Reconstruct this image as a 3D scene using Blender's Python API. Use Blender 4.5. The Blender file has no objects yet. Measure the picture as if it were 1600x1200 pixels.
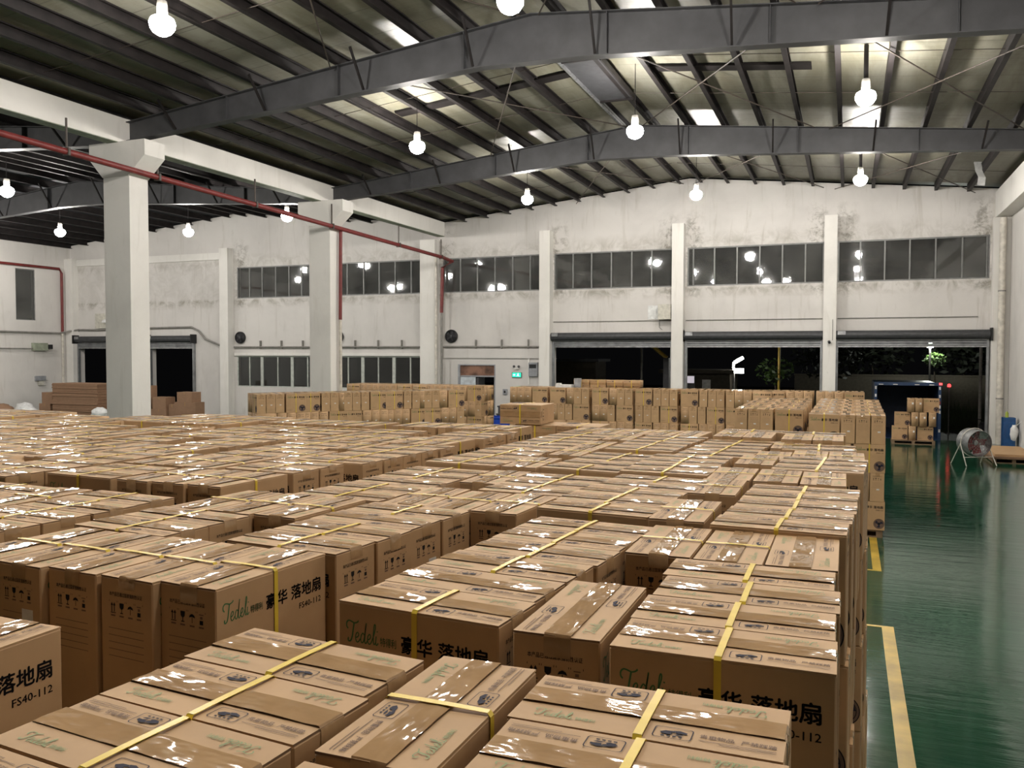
import bpy, math, random
import numpy as np
from mathutils import Vector, Matrix, noise
from mathutils.bvhtree import BVHTree

SC = bpy.context.scene
COL = SC.collection
R = math.radians

# ------------------------------------------------------------------ camera
CAM_Z = 3.2
FPX = 1330.0                      # focal length in pixels of the 1600 px wide frame
PITCH, YAW, ROLL = R(-2.07), R(21.6), R(-0.10)
cam_data = bpy.data.cameras.new('camera')
cam = bpy.data.objects.new('camera', cam_data)
COL.objects.link(cam)
cam_data.sensor_fit = 'HORIZONTAL'
cam_data.sensor_width = 36.0
cam_data.lens = 36.0 * FPX / 1600.0
cam_data.clip_start, cam_data.clip_end = 0.05, 400
FW = Vector((-math.sin(YAW) * math.cos(PITCH), math.cos(YAW) * math.cos(PITCH), math.sin(PITCH)))
RT0 = Vector((math.cos(YAW), math.sin(YAW), 0))
UP0 = RT0.cross(FW)
RT = RT0 * math.cos(ROLL) - UP0 * math.sin(ROLL)
UP = RT0 * math.sin(ROLL) + UP0 * math.cos(ROLL)
CAM_POS = Vector((0, 0, CAM_Z))
m = Matrix((RT, UP, -FW)).transposed().to_4x4()
m.translation = CAM_POS
cam.matrix_world = m
SC.camera = cam

# ------------------------------------------------------------------ world, exposure
world = bpy.data.worlds.new('night')
SC.world = world
world.use_nodes = True
bg = world.node_tree.nodes['Background']
bg.inputs[0].default_value = (0.010, 0.010, 0.011, 1)
bg.inputs[1].default_value = 0.18
SC.view_settings.view_transform = 'Standard'
SC.view_settings.look = 'None'
SC.view_settings.exposure = 0.2
SC.view_settings.gamma = 1.0
SC.view_settings.use_curve_mapping = False
SC.cycles.use_denoising = True
SC.cycles.sample_clamp_indirect = 6.0
SC.cycles.max_bounces = 8
SC.cycles.diffuse_bounces = 3
LAMP = 350.0                      # radiance of the hall lamps' bulbs
LAMP_COL = (1.0, 0.95, 0.885)

rng = random.Random(7)

# ------------------------------------------------------------------ helpers
class MB:
    """collects shapes and links them as ONE mesh object"""
    def __init__(s):
        s.v, s.f, s.mi = [], [], []
    def face(s, pts, mi=0):
        n = len(s.v); s.v += [tuple(p) for p in pts]
        s.f.append(tuple(range(n, n + len(pts)))); s.mi.append(mi)
    def box(s, x0, x1, y0, y1, z0, z1, mi=0, mat=None):
        c = [(x0, y0, z0), (x1, y0, z0), (x1, y1, z0), (x0, y1, z0), (x0, y0, z1), (x1, y0, z1), (x1, y1, z1), (x0, y1, z1)]
        if mat is not None: c = [tuple(mat @ Vector(p)) for p in c]
        n = len(s.v); s.v += c
        for q in ((3, 2, 1, 0), (4, 5, 6, 7), (0, 1, 5, 4), (1, 2, 6, 5), (2, 3, 7, 6), (3, 0, 4, 7)):
            s.f.append(tuple(n + k for k in q)); s.mi.append(mi)
        return s
    def bar(s, a, b, w, h, mi=0, up=(0, 0, 1)):
        a, b = Vector(a), Vector(b); d = b - a; L = d.length; d.normalize()
        u = Vector(up)
        if abs(d.dot(u)) > 0.98: u = Vector((1, 0, 0))
        sd = d.cross(u).normalized(); u = sd.cross(d)
        M = Matrix((sd, d, u)).transposed().to_4x4(); M.translation = a
        return s.box(-w / 2, w / 2, 0, L, -h / 2, h / 2, mi, M)
    def prism(s, poly, axis, a, b, mi=0):
        """polygon in the two other axes, extruded along axis from a to b"""
        def P(p, t):
            if axis == 'y': return (p[0], t, p[1])
            if axis == 'x': return (t, p[0], p[1])
            return (p[0], p[1], t)
        n = len(poly); k = len(s.v)
        s.v += [P(p, a) for p in poly] + [P(p, b) for p in poly]
        s.f.append(tuple(k + i for i in range(n))); s.mi.append(mi)
        s.f.append(tuple(k + n + i for i in reversed(range(n)))); s.mi.append(mi)
        for i in range(n):
            j = (i + 1) % n
            s.f.append((k + i, k + n + i, k + n + j, k + j)); s.mi.append(mi)
        return s
    def tube(s, pts, r, n=8, mi=0, caps=True):
        pts = [Vector(p) for p in pts]; rings = []
        rad = r if isinstance(r, (list, tuple)) else [r] * len(pts)
        for i, p in enumerate(pts):
            a = pts[max(i - 1, 0)]; b = pts[min(i + 1, len(pts) - 1)]
            d = (b - a).normalized()
            u = Vector((0, 0, 1)) if abs(d.z) < 0.9 else Vector((1, 0, 0))
            sd = d.cross(u).normalized(); u = sd.cross(d)
            k = len(s.v)
            for j in range(n):
                t = 2 * math.pi * j / n
                s.v.append(tuple(p + (sd * math.cos(t) + u * math.sin(t)) * rad[i]))
            rings.append(k)
        for a, b in zip(rings, rings[1:]):
            for j in range(n):
                l = (j + 1) % n
                s.f.append((a + j, a + l, b + l, b + j)); s.mi.append(mi)
        if caps:
            s.f.append(tuple(rings[0] + j for j in reversed(range(n)))); s.mi.append(mi)
            s.f.append(tuple(rings[-1] + j for j in range(n))); s.mi.append(mi)
        return s
    def lathe(s, prof, c=(0, 0, 0), n=20, mi=0, mat=None):
        """(radius, z) profile turned about the vertical through c"""
        rings = []
        for r, z in prof:
            k = len(s.v)
            for j in range(n):
                t = 2 * math.pi * j / n
                p = Vector((r * math.cos(t), r * math.sin(t), z))
                if mat is not None: p = mat @ p
                s.v.append((p.x + c[0], p.y + c[1], p.z + c[2]))
            rings.append(k)
        for a, b in zip(rings, rings[1:]):
            for j in range(n):
                l = (j + 1) % n
                s.f.append((a + j, a + l, b + l, b + j)); s.mi.append(mi)
        return s
    def build(s, name, mats, parent=None, smooth=False, loc=None, rotz=0):
        me = bpy.data.meshes.new(name)
        me.from_pydata(s.v, [], s.f)
        mats = mats if isinstance(mats, (list, tuple)) else [mats]
        for x in mats: me.materials.append(x)
        if len(mats) > 1: me.polygons.foreach_set('material_index', s.mi)
        if smooth:
            me.polygons.foreach_set('use_smooth', [True] * len(me.polygons))
            me.set_sharp_from_angle(angle=R(40))
        me.update()
        o = bpy.data.objects.new(name, me); COL.objects.link(o)
        if parent is not None: o.parent = parent
        if loc is not None: o.location = loc
        o.rotation_euler.z = rotz
        return o

def empty(name, loc=(0, 0, 0), rotz=0):
    o = bpy.data.objects.new(name, None); COL.objects.link(o)
    o.location = loc; o.rotation_euler.z = rotz; o.empty_display_size = 0.1
    return o
def tag(o, label=None, cat=None, group=None, kind=None):
    if label: o['label'] = label
    if cat: o['category'] = cat
    if group: o['group'] = group
    if kind: o['kind'] = kind
    return o
def struct(o, label=None, cat=None): return tag(o, label, cat, None, 'structure')
def copy_tree(o, parent=None):
    c = o.copy(); COL.objects.link(c)
    if parent is not None: c.parent = parent
    for ch in list(o.children): copy_tree(ch, c)
    return c
ORD = ['first', 'second', 'third', 'fourth', 'fifth', 'sixth', 'seventh', 'eighth', 'ninth', 'tenth', 'eleventh', 'twelfth', 'thirteenth', 'fourteenth', 'fifteenth',
       'sixteenth', 'seventeenth', 'eighteenth', 'nineteenth', 'twentieth']

# ------------------------------------------------------------------ materials
def new_mat(name):
    mt = bpy.data.materials.new(name); mt.use_nodes = True
    nt = mt.node_tree; b = nt.nodes['Principled BSDF']
    return mt, nt, b
def N(nt, t, **kw):
    n = nt.nodes.new(t)
    for k, v in kw.items():
        if k in n.inputs: n.inputs[k].default_value = v
        else: setattr(n, k, v)
    return n
def ramp(nt, fac, stops):
    r = nt.nodes.new('ShaderNodeValToRGB'); e = r.color_ramp.elements
    while len(e) < len(stops): e.new(0.5)
    for i, (p, c) in enumerate(stops):
        e[i].position = p; e[i].color = (c[0], c[1], c[2], 1) if isinstance(c, (tuple, list)) else (c, c, c, 1)
    nt.links.new(fac, r.inputs[0]); return r.outputs[0]
def mix(nt, fac, a, b, mode='MIX'):
    n = nt.nodes.new('ShaderNodeMix'); n.data_type = 'RGBA'; n.blend_type = mode
    for sock, v in ((n.inputs[0], fac), (n.inputs[6], a), (n.inputs[7], b)):
        if hasattr(v, 'is_linked'): nt.links.new(v, sock)
        elif isinstance(v, (int, float)): sock.default_value = v
        else: sock.default_value = (v[0], v[1], v[2], 1)
    return n.outputs[2]
def mth(nt, op, a, b=None, c=None):
    n = nt.nodes.new('ShaderNodeMath'); n.operation = op
    for i, v in enumerate((a, b, c)):
        if v is None: continue
        if hasattr(v, 'is_linked'): nt.links.new(v, n.inputs[i])
        else: n.inputs[i].default_value = v
    return n.outputs[0]
def coords(nt, scale=(1, 1, 1), rand=False):
    tc = nt.nodes.new('ShaderNodeTexCoord'); mp = nt.nodes.new('ShaderNodeMapping')
    mp.inputs['Scale'].default_value = scale
    nt.links.new(tc.outputs['Object'], mp.inputs[0])
    if rand:
        oi = nt.nodes.new('ShaderNodeObjectInfo')
        cx = nt.nodes.new('ShaderNodeCombineXYZ')
        for k, f in enumerate((37.0, 91.0, 53.0)):
            nt.links.new(mth(nt, 'MULTIPLY', oi.outputs['Random'], f), cx.inputs[k])
        nt.links.new(cx.outputs[0], mp.inputs['Location'])
    return mp.outputs[0]
def noise_tex(nt, vec, scale, detail=4, rough=0.55, dist=0.0):
    n = N(nt, 'ShaderNodeTexNoise', Scale=scale, Detail=detail, Roughness=rough, Distortion=dist)
    nt.links.new(vec, n.inputs['Vector']); return n.outputs['Fac']
def bump(nt, b, h, strength, dist=0.01):
    n = N(nt, 'ShaderNodeBump', Strength=strength, Distance=dist)
    nt.links.new(h, n.inputs['Height']); nt.links.new(n.outputs[0], b.inputs['Normal'])
def simple(name, col, rough=0.6, metal=0.0, var=0.12, scale=6.0, spec=None, bmp=0.0):
    mt, nt, b = new_mat(name)
    v = coords(nt)
    f = noise_tex(nt, v, scale, 5)
    lo = tuple(c * (1 - var * 2) for c in col); hi = tuple(min(1, c * (1 + var)) for c in col)
    nt.links.new(ramp(nt, f, [(0.3, lo), (0.65, hi)]), b.inputs['Base Color'])
    b.inputs['Roughness'].default_value = rough; b.inputs['Metallic'].default_value = metal
    if spec is not None: b.inputs['Specular IOR Level'].default_value = spec
    if bmp: bump(nt, b, f, bmp, 0.005)
    return mt
def glow(name, col, strength):
    mt, nt, b = new_mat(name)
    b.inputs['Base Color'].default_value = (*col, 1)
    b.inputs['Emission Color'].default_value = (*col, 1)
    b.inputs['Emission Strength'].default_value = strength
    return mt

M = {}
def mk_wall(name, base, dark, sills=False):
    mt, nt, b = new_mat(name)
    v = coords(nt)
    big = noise_tex(nt, v, 0.35, 6, 0.6, 0.4)
    col = ramp(nt, big, [(0.30, tuple(c * 0.86 for c in base)), (0.55, base), (0.8, tuple(min(1, c * 1.05) for c in base))])
    st = noise_tex(nt, coords(nt, (2.2, 2.2, 0.25)), 1.6, 7, 0.65, 0.6)
    col = mix(nt, ramp(nt, st, [(0.56, 0.0), (0.78, 0.55)]), col, dark)
    sp = noise_tex(nt, v, 9.0, 4, 0.7)
    col = mix(nt, ramp(nt, sp, [(0.66, 0.0), (0.78, 0.4)]), col, tuple(c * 0.8 for c in dark))
    if sills:                              # grime and moss that has grown along the window band
        sep = nt.nodes.new('ShaderNodeSeparateXYZ'); nt.links.new(v, sep.inputs[0])
        band = ramp(nt, mth(nt, 'DIVIDE', sep.outputs[2], 10.5), [(0.515, 0.0), (0.553, 1.0), (0.565, 0.25), (0.70, 0.2), (0.73, 0.6), (0.78, 0.0)])
        g = ramp(nt, noise_tex(nt, v, 1.7, 7, 0.7, 0.8), [(0.42, 0.0), (0.62, 0.9)])
        col = mix(nt, mth(nt, 'MULTIPLY', mth(nt, 'MULTIPLY', band, g), 0.8), col, (0.20, 0.18, 0.13))
        near = None                        # mildew and flaked plaster beside the wall columns
        for xc in (-28.4, -17.0, -11.65, -6.9, -5.95, -1.15, -0.2, 4.4):
            dx = mth(nt, 'ABSOLUTE', mth(nt, 'SUBTRACT', sep.outputs[0], xc))
            near = dx if near is None else mth(nt, 'MINIMUM', near, dx)
        patch = ramp(nt, near, [(0.12, 1.0), (0.55, 0.0)])
        high = ramp(nt, mth(nt, 'DIVIDE', sep.outputs[2], 10.5), [(0.50, 0.0), (0.56, 0.8), (0.62, 0.5), (0.72, 0.8), (0.80, 0.6), (0.86, 0.0)])
        fl = ramp(nt, noise_tex(nt, v, 3.2, 8, 0.75, 0.4), [(0.47, 0.0), (0.60, 1.0)])
        col = mix(nt, mth(nt, 'MULTIPLY', mth(nt, 'MULTIPLY', patch, high), fl), col, (0.15, 0.135, 0.105))
        sp2 = ramp(nt, noise_tex(nt, coords(nt, (1, 1, 1.6)), 1.1, 9, 0.8, 1.2), [(0.70, 0.0), (0.735, 0.85)])
        col = mix(nt, sp2, col, (0.17, 0.15, 0.115))
    nt.links.new(col, b.inputs['Base Color'])
    b.inputs['Roughness'].default_value = 0.85
    bump(nt, b, noise_tex(nt, v, 14.0, 5), 0.25, 0.01)
    return mt
M['wall'] = mk_wall('white plaster', (0.63, 0.607, 0.58), (0.38, 0.35, 0.30), True)
M['side_wall'] = mk_wall('white plaster of the side walls', (0.69, 0.665, 0.635), (0.42, 0.39, 0.33))
M['column'] = mk_wall('white painted concrete', (0.76, 0.74, 0.70), (0.52, 0.49, 0.43))
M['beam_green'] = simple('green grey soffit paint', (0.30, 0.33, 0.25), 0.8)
def mk_ceiling():
    mt, nt, b = new_mat('roof insulation')
    v = coords(nt)
    n1 = noise_tex(nt, coords(nt, (1.0, 0.22, 1)), 0.8, 6, 0.65, 0.5)
    col = ramp(nt, n1, [(0.28, (0.115, 0.10, 0.066)), (0.48, (0.20, 0.19, 0.14)), (0.7, (0.35, 0.34, 0.285))])
    n2 = noise_tex(nt, v, 2.5, 6, 0.7)
    col = mix(nt, ramp(nt, n2, [(0.55, 0.0), (0.75, 0.45)]), col, (0.11, 0.09, 0.06))
    sep = nt.nodes.new('ShaderNodeSeparateXYZ'); nt.links.new(v, sep.inputs[0])
    fr = mth(nt, 'FRACT', mth(nt, 'DIVIDE', sep.outputs[1], 1.15))
    seam = mth(nt, 'LESS_THAN', fr, 0.018)
    col = mix(nt, mth(nt, 'MULTIPLY', seam, 0.7), col, (0.08, 0.07, 0.06))
    nt.links.new(col, b.inputs['Base Color'])
    b.inputs['Roughness'].default_value = 0.45
    bump(nt, b, noise_tex(nt, coords(nt, (0.6, 3.0, 1)), 2.0, 4), 0.35, 0.03)
    return mt
M['ceiling'] = mk_ceiling()
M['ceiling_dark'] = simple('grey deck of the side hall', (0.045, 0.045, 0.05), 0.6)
M['steel'] = simple('grey painted steel', (0.062, 0.062, 0.066), 0.5, 0.0, 0.12, 2.0)
M['purlin'] = simple('dark primer steel', (0.016, 0.013, 0.013), 0.6, 0.0, 0.25, 3.0, spec=0.3)
M['rod'] = simple('rusty rod', (0.07, 0.055, 0.045), 0.6)
M['galv'] = simple('galvanised steel', (0.42, 0.43, 0.44), 0.35, 0.8, 0.2, 8.0)
M['shutter'] = simple('grey shutter slats', (0.30, 0.31, 0.32), 0.4, 0.6, 0.15, 3.0)
M['shutter_dark'] = simple('dark shutter housing', (0.06, 0.062, 0.066), 0.5, 0.3)
M['red_pipe'] = simple('red fire pipe paint', (0.17, 0.022, 0.02), 0.5)
M['white_pipe'] = simple('off white plastic pipe', (0.62, 0.58, 0.51), 0.5)
M['conduit'] = simple('grey conduit', (0.24, 0.23, 0.21), 0.6)
M['black'] = simple('black rubber', (0.012, 0.012, 0.013), 0.5)
M['dark'] = simple('dark grey plastic', (0.05, 0.05, 0.055), 0.5)
M['window_frame'] = simple('aluminium window frame', (0.20, 0.20, 0.195), 0.5, 0.4)
M['window_frame_pale'] = simple('pale green window frame', (0.48, 0.50, 0.46), 0.5)
def mk_glass(name, dirt):
    mt = bpy.data.materials.new(name); mt.use_nodes = True; nt = mt.node_tree; nt.nodes.clear()
    out = nt.nodes.new('ShaderNodeOutputMaterial')
    tr = N(nt, 'ShaderNodeBsdfTransparent', Color=(0.75, 0.78, 0.78, 1))
    gl = N(nt, 'ShaderNodeBsdfGlossy', Roughness=0.035, Color=(0.9, 0.92, 0.92, 1))
    df = N(nt, 'ShaderNodeBsdfDiffuse', Color=(0.30, 0.30, 0.28, 1))
    v = coords(nt)
    bp = N(nt, 'ShaderNodeBump', Strength=0.05, Distance=0.02); nt.links.new(noise_tex(nt, v, 3.0, 3), bp.inputs['Height'])
    nt.links.new(bp.outputs[0], gl.inputs['Normal'])
    fr = N(nt, 'ShaderNodeFresnel', IOR=1.7)
    m1 = nt.nodes.new('ShaderNodeMixShader'); nt.links.new(fr.outputs[0], m1.inputs[0]); nt.links.new(tr.outputs[0], m1.inputs[1]); nt.links.new(gl.outputs[0], m1.inputs[2])
    m2 = nt.nodes.new('ShaderNodeMixShader')
    nt.links.new(ramp(nt, noise_tex(nt, v, 0.9, 6, 0.65), [(0.3, dirt * 0.35), (0.7, dirt)]), m2.inputs[0])
    nt.links.new(m1.outputs[0], m2.inputs[1]); nt.links.new(df.outputs[0], m2.inputs[2])
    nt.links.new(m2.outputs[0], out.inputs[0])
    return mt
M['glass'] = mk_glass('dusty window glass', 0.28)
M['glass_low'] = mk_glass('clear window glass', 0.14)
def mk_floor():
    mt, nt, b = new_mat('green epoxy floor')
    v = coords(nt)
    n1 = noise_tex(nt, v, 0.5, 6, 0.6)
    col = ramp(nt, n1, [(0.3, (0.008, 0.045, 0.024)), (0.6, (0.012, 0.068, 0.035)), (0.8, (0.020, 0.082, 0.048))])
    sc = noise_tex(nt, coords(nt, (0.5, 6, 1)), 2.0, 6, 0.7)
    col = mix(nt, ramp(nt, sc, [(0.60, 0.0), (0.8, 0.5)]), col, (0.008, 0.030, 0.02))
    nt.links.new(col, b.inputs['Base Color'])
    rr = ramp(nt, noise_tex(nt, v, 1.2, 5), [(0.3, 0.05), (0.7, 0.13)])
    nt.links.new(rr, b.inputs['Roughness'])
    b.inputs['Specular IOR Level'].default_value = 0.34; b.inputs['Coat Weight'].default_value = 0.08; b.inputs['Coat Roughness'].default_value = 0.06
    bump(nt, b, mth(nt, 'ADD', noise_tex(nt, coords(nt, (0.5, 3.2, 1)), 1.6, 5, 0.6), mth(nt, 'MULTIPLY', noise_tex(nt, coords(nt, (1, 1, 1)), 0.6, 3), 1.5)), 0.16, 0.03)
    return mt
M['floor'] = mk_floor()
M['yellow_line'] = simple('yellow floor paint', (0.50, 0.34, 0.05), 0.35, 0, 0.22, 2.0)
def mk_card(name, base, spread=0.10):
    mt, nt, b = new_mat(name)
    v = coords(nt, (1, 1, 1), True)
    f = noise_tex(nt, v, 5.0, 5, 0.6)
    col = ramp(nt, f, [(0.3, tuple(c * 0.90 for c in base)), (0.7, tuple(c * 1.05 for c in base))])
    oi = nt.nodes.new('ShaderNodeObjectInfo')
    hsv = nt.nodes.new('ShaderNodeHueSaturation')
    nt.links.new(mth(nt, 'MULTIPLY_ADD', oi.outputs['Random'], spread, 1.0 - spread / 2), hsv.inputs['Value'])
    nt.links.new(col, hsv.inputs['Color'])
    nt.links.new(hsv.outputs[0], b.inputs['Base Color'])
    b.inputs['Roughness'].default_value = 0.62
    b.inputs['Specular IOR Level'].default_value = 0.3
    bump(nt, b, noise_tex(nt, coords(nt, (1, 1, 60)), 3.0, 2), 0.05, 0.004)
    return mt
M['card'] = mk_card('brown corrugated cardboard', (0.47, 0.30, 0.157))
M['card_dark'] = mk_card('darker cardboard sheet', (0.28, 0.165, 0.10))
M['card_edge'] = simple('cardboard flap edge', (0.22, 0.13, 0.07), 0.8)
def mk_tape():
    mt, nt, b = new_mat('glossy packing tape')
    v = coords(nt, (1, 1, 1), True)
    f = noise_tex(nt, v, 9.0, 4)
    nt.links.new(ramp(nt, f, [(0.3, (0.31, 0.19, 0.092)), (0.7, (0.40, 0.252, 0.13))]), b.inputs['Base Color'])
    b.inputs['Roughness'].default_value = 0.07
    b.inputs['Specular IOR Level'].default_value = 0.42
    h = mth(nt, 'ADD', noise_tex(nt, coords(nt, (0.7, 1.6, 1), True), 13.0, 2, 0.5), mth(nt, 'MULTIPLY', noise_tex(nt, v, 4.0, 2), 2.2))
    bump(nt, b, h, 0.36, 0.016)
    return mt
M['tape'] = mk_tape()
M['strap'] = simple('yellow plastic strap', (0.72, 0.52, 0.05), 0.35, 0, 0.08)
M['ink_black'] = simple('black print', (0.010, 0.009, 0.011), 0.7, spec=0.2)
M['ink_blue'] = simple('blue black print', (0.022, 0.021, 0.038), 0.7, spec=0.2)
M['ink_green'] = simple('green print', (0.065, 0.17, 0.07), 0.7, spec=0.2)
M['ink_green_pale'] = simple('pale green print', (0.235, 0.29, 0.15), 0.7, spec=0.2)
M['ink_brown'] = simple('thin brown print', (0.17, 0.11, 0.08), 0.7, spec=0.2)
M['paper'] = simple('white paper sticker', (0.72, 0.70, 0.66), 0.6)
M['wood'] = simple('pallet wood', (0.20, 0.13, 0.075), 0.8, 0, 0.2, 4.0)
M['bulb'] = glow('lit lamp bulb', LAMP_COL, LAMP)
M['reflector'] = simple('brushed lamp reflector', (0.6, 0.6, 0.6), 0.3, 0.9)
M['blue'] = simple('blue paint', (0.015, 0.075, 0.22), 0.4)
M['blue_bright'] = simple('bright blue plastic', (0.012, 0.06, 0.42), 0.35)
M['truck_blue'] = simple('dark blue truck paint', (0.018, 0.045, 0.11), 0.4)
M['asphalt'] = simple('dark yard concrete', (0.08, 0.07, 0.06), 0.8, 0, 0.2, 0.6)
M['leaf'] = simple('tree leaves', (0.035, 0.07, 0.011), 0.6, 0, 0.35, 0.8)
M['leaf_shade'] = simple('tree leaves in painted shade', (0.008, 0.012, 0.004), 0.7, 0, 0.35, 0.8)  # leaf colour darkened to stand for unlit foliage at night
M['bark'] = simple('tree bark', (0.06, 0.045, 0.03), 0.9)
M['bush'] = simple('grass and weeds', (0.022, 0.034, 0.009), 0.8, 0, 0.35, 1.5)
M['hut'] = simple('dull brown render', (0.06, 0.05, 0.035), 0.8)
M['beige'] = simple('beige enamel', (0.55, 0.53, 0.46), 0.5)
M['grey_box'] = simple('grey enamel', (0.30, 0.31, 0.33), 0.45)
M['pale_door'] = simple('pale blue grey door', (0.55, 0.60, 0.64), 0.5)
M['rust'] = simple('rust brown board', (0.20, 0.105, 0.07), 0.8, 0, 0.35, 2.5)
M['white_plastic'] = simple('white plastic sheet', (0.70, 0.71, 0.70), 0.45)
M['rotor_red'] = simple('dull red fan blades', (0.22, 0.03, 0.035), 0.4)

# ------------------------------------------------------------------ setting: floor, walls, roof
YB = 34.83                        # inner face of the far wall
XR, XC, XL = 5.25, -17.2, -40.0   # right wall, column line between the two halls, left wall
YF = -7.0                         # wall behind the viewpoint
def pb(x):                        # underside of the purlins (the roof slope)
    return 10.1 - 0.1055 * abs(x + 6.1) if x > XC else 10.02 - 0.1 * abs(x + 28.6)

f = MB().box(XL - 0.3, XR + 0.3, YF - 0.3, YB + 0.32, -1.0, 0.0)
struct(f.build('floor', M['floor']))

def wall_with_holes(x0, x1, z1, holes, ya, yb):
    xs = sorted({x0, x1} | {h[0] for h in holes} | {h[1] for h in holes})
    w = MB()
    for a, b in zip(xs, xs[1:]):
        hs = sorted([(h[2], h[3]) for h in holes if h[0] <= a + 1e-6 and h[1] >= b - 1e-6])
        z = 0.0
        for lo, hi in hs:
            if lo > z: w.box(a, b, ya, yb, z, lo)
            z = hi
        if z < z1: w.box(a, b, ya, yb, z, z1)
    return w
UP_WIN = [(-28.66, -24.2), (-22.95, -18.2), (-17.15, -12.4), (-11.85, -6.72), (-6.15, -0.95), (-0.46, 4.64)]
UZ = (5.92, 7.48)
LOW_WIN = [(-28.7, -24.2), (-22.95, -18.2)]
LZ = (1.5, 3.04)
DOORS = [(-11.85, -6.75, 3.95), (-6.17, -1.0, 3.95), (-0.44, 4.62, 3.95), (-34.25, -31.38, 3.9), (-39.35, -35.6, 3.9)]
PDOOR = (-16.42, -14.58, 2.70)
holes = [(a, b, *UZ) for a, b in UP_WIN] + [(a, b, *LZ) for a, b in LOW_WIN] + [(a, b, 0, z) for a, b, z in DOORS] + [(PDOOR[0], PDOOR[1], 0, PDOOR[2])]
w = wall_with_holes(XL - 0.3, XR + 0.3, 8.6, holes, YB, YB + 0.3)
for xa, xm, xb in ((XL - 0.3, -28.6, XC), (XC, -6.1, XR + 0.3)):
    w.prism([(xa, 8.6), (xb, 8.6), (xb, pb(xb - 1e-3) + 0.16), (xm, pb(xm) + 0.16), (xa, pb(xa + 1e-3) + 0.16)], 'y', YB, YB + 0.3)
struct(w.build('wall_back', M['wall']))
w = MB()
w.box(XR, XR + 0.3, YF, YB, 0, 9.15)
struct(w.build('wall_right', M['side_wall']))
w = MB()                          # left wall with one tall window
wy0, wy1, wz0, wz1 = 31.5, 32.64, 4.89, 7.55
w.box(XL - 0.3, XL, YF, wy0, 0, 9.1); w.box(XL - 0.3, XL, wy1, YB, 0, 9.1)
w.box(XL - 0.3, XL, wy0, wy1, 0, wz0); w.box(XL - 0.3, XL, wy0, wy1, wz1, 9.1)
struct(w.build('wall_left', M['side_wall']))

def roof(name, xa, xm, xb, mat):
    r = MB()
    for a, b in ((xa, xm), (xm, xb)):
        za, zb = pb(a + 1e-3 if a < b else a) + 0.28, pb(b - 1e-3) + 0.28
        r.prism([(a, za), (b, zb), (b, zb + 0.08), (a, za + 0.08)], 'y', YF - 0.3, YB + 0.35)
    return struct(r.build(name, mat))
roof('ceiling', XC, -6.1, XR + 0.35, M['ceiling'])
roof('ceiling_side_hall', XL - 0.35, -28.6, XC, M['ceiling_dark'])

# painted ring beams, ledges and sill bands of the far wall
t = MB().box(-39.6, -29.5, YB - 0.12, YB - 0.002, 7.9, 8.25); struct(t.build('trim_1', M['column']))
t = MB().box(-28.8, -24.0, YB - 0.10, YB - 0.002, 3.06, 3.2).box(-23.2, -18.25, YB - 0.10, YB - 0.002, 3.06, 3.2)
struct(t.build('trim_2', M['column']))
t = MB().box(-17.1, -12.45, YB - 0.08, YB - 0.002, 2.98, 3.4); struct(t.build('trim_3', M['wall']))

# ------------------------------------------------------------------ windows
def window(i, x0, x1, z0, z1, cols, frame_mat, glass, y=YB, thick=0.035):
    root = empty('window_%d' % i, (0, 0, 0)); struct(root)
    f = MB(); ya, yb = y + 0.02, y + 0.10
    f.box(x0, x1, ya, yb, z0, z0 + 0.05).box(x0, x1, ya, yb, z1 - 0.05, z1)
    f.box(x0, x0 + 0.05, ya, yb, z0 + 0.05, z1 - 0.05).box(x1 - 0.05, x1, ya, yb, z0 + 0.05, z1 - 0.05)
    for c, wd in cols: f.box(c - wd / 2, c + wd / 2, ya, yb, z0 + 0.05, z1 - 0.05)
    f.build('window_frame', frame_mat, root)
    g = MB(); edges = [x0] + [c for c, _ in cols] + [x1]
    for a, b in zip(edges, edges[1:]):
        k = rng.uniform(-0.006, 0.006); q = rng.uniform(-0.006, 0.006)
        g.face([(a, y + 0.06 + k, z0), (b, y + 0.06 - k, z0), (b, y + 0.06 - k + q, z1), (a, y + 0.06 + k + q, z1)])
    g.build('window_panes', glass, root)
    return root
UP_COLS = [[-27.91, -27.15, -26.34, -25.55, -24.82], [-22.23, -21.33, -20.49, -19.64, -18.8], [-16.3, -15.47, -14.62, -13.78, -12.96],
           [-11.01, -10.19, -9.33, -8.46, -7.62], [-5.92, -5.08, -4.2, -3.33, -2.48, -1.63], [0.33, 1.18, 2.03, 2.89, 3.76, 4.55]]
for i, (x0, x1) in enumerate(UP_WIN):
    window(i + 1, x0, x1, UZ[0], UZ[1], [(c, 0.05) for c in UP_COLS[i]], M['window_frame'], M['glass'])
window(7, *LOW_WIN[0], *LZ, [(-27.95, 0.05), (-27.2, 0.16), (-26.25, 0.05), (-25.4, 0.16), (-24.5, 0.05)], M['window_frame_pale'], M['glass_low'])
window(8, *LOW_WIN[1], *LZ, [(-22.2, 0.05), (-21.4, 0.16), (-20.55, 0.05), (-19.72, 0.16), (-18.85, 0.05)], M['window_frame_pale'], M['glass_low'])
root = empty('window_9'); struct(root)
g = MB(); g.box(XL - 0.1, XL - 0.03, wy0, wy1, wz0, wz0 + 0.05).box(XL - 0.1, XL - 0.03, wy0, wy1, wz1 - 0.05, wz1).box(XL - 0.1, XL - 0.03, wy0, wy0 + 0.05, wz0, wz1).box(XL - 0.1, XL - 0.03, wy1 - 0.05, wy1, wz0, wz1)
g.build('window_frame', M['window_frame'], root)
g = MB(); g.face([(XL - 0.06, wy0, wz0), (XL - 0.06, wy1, wz0), (XL - 0.06, wy1, wz1), (XL - 0.06, wy0, wz1)]); g.build('window_panes', M['glass'], root)

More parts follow.
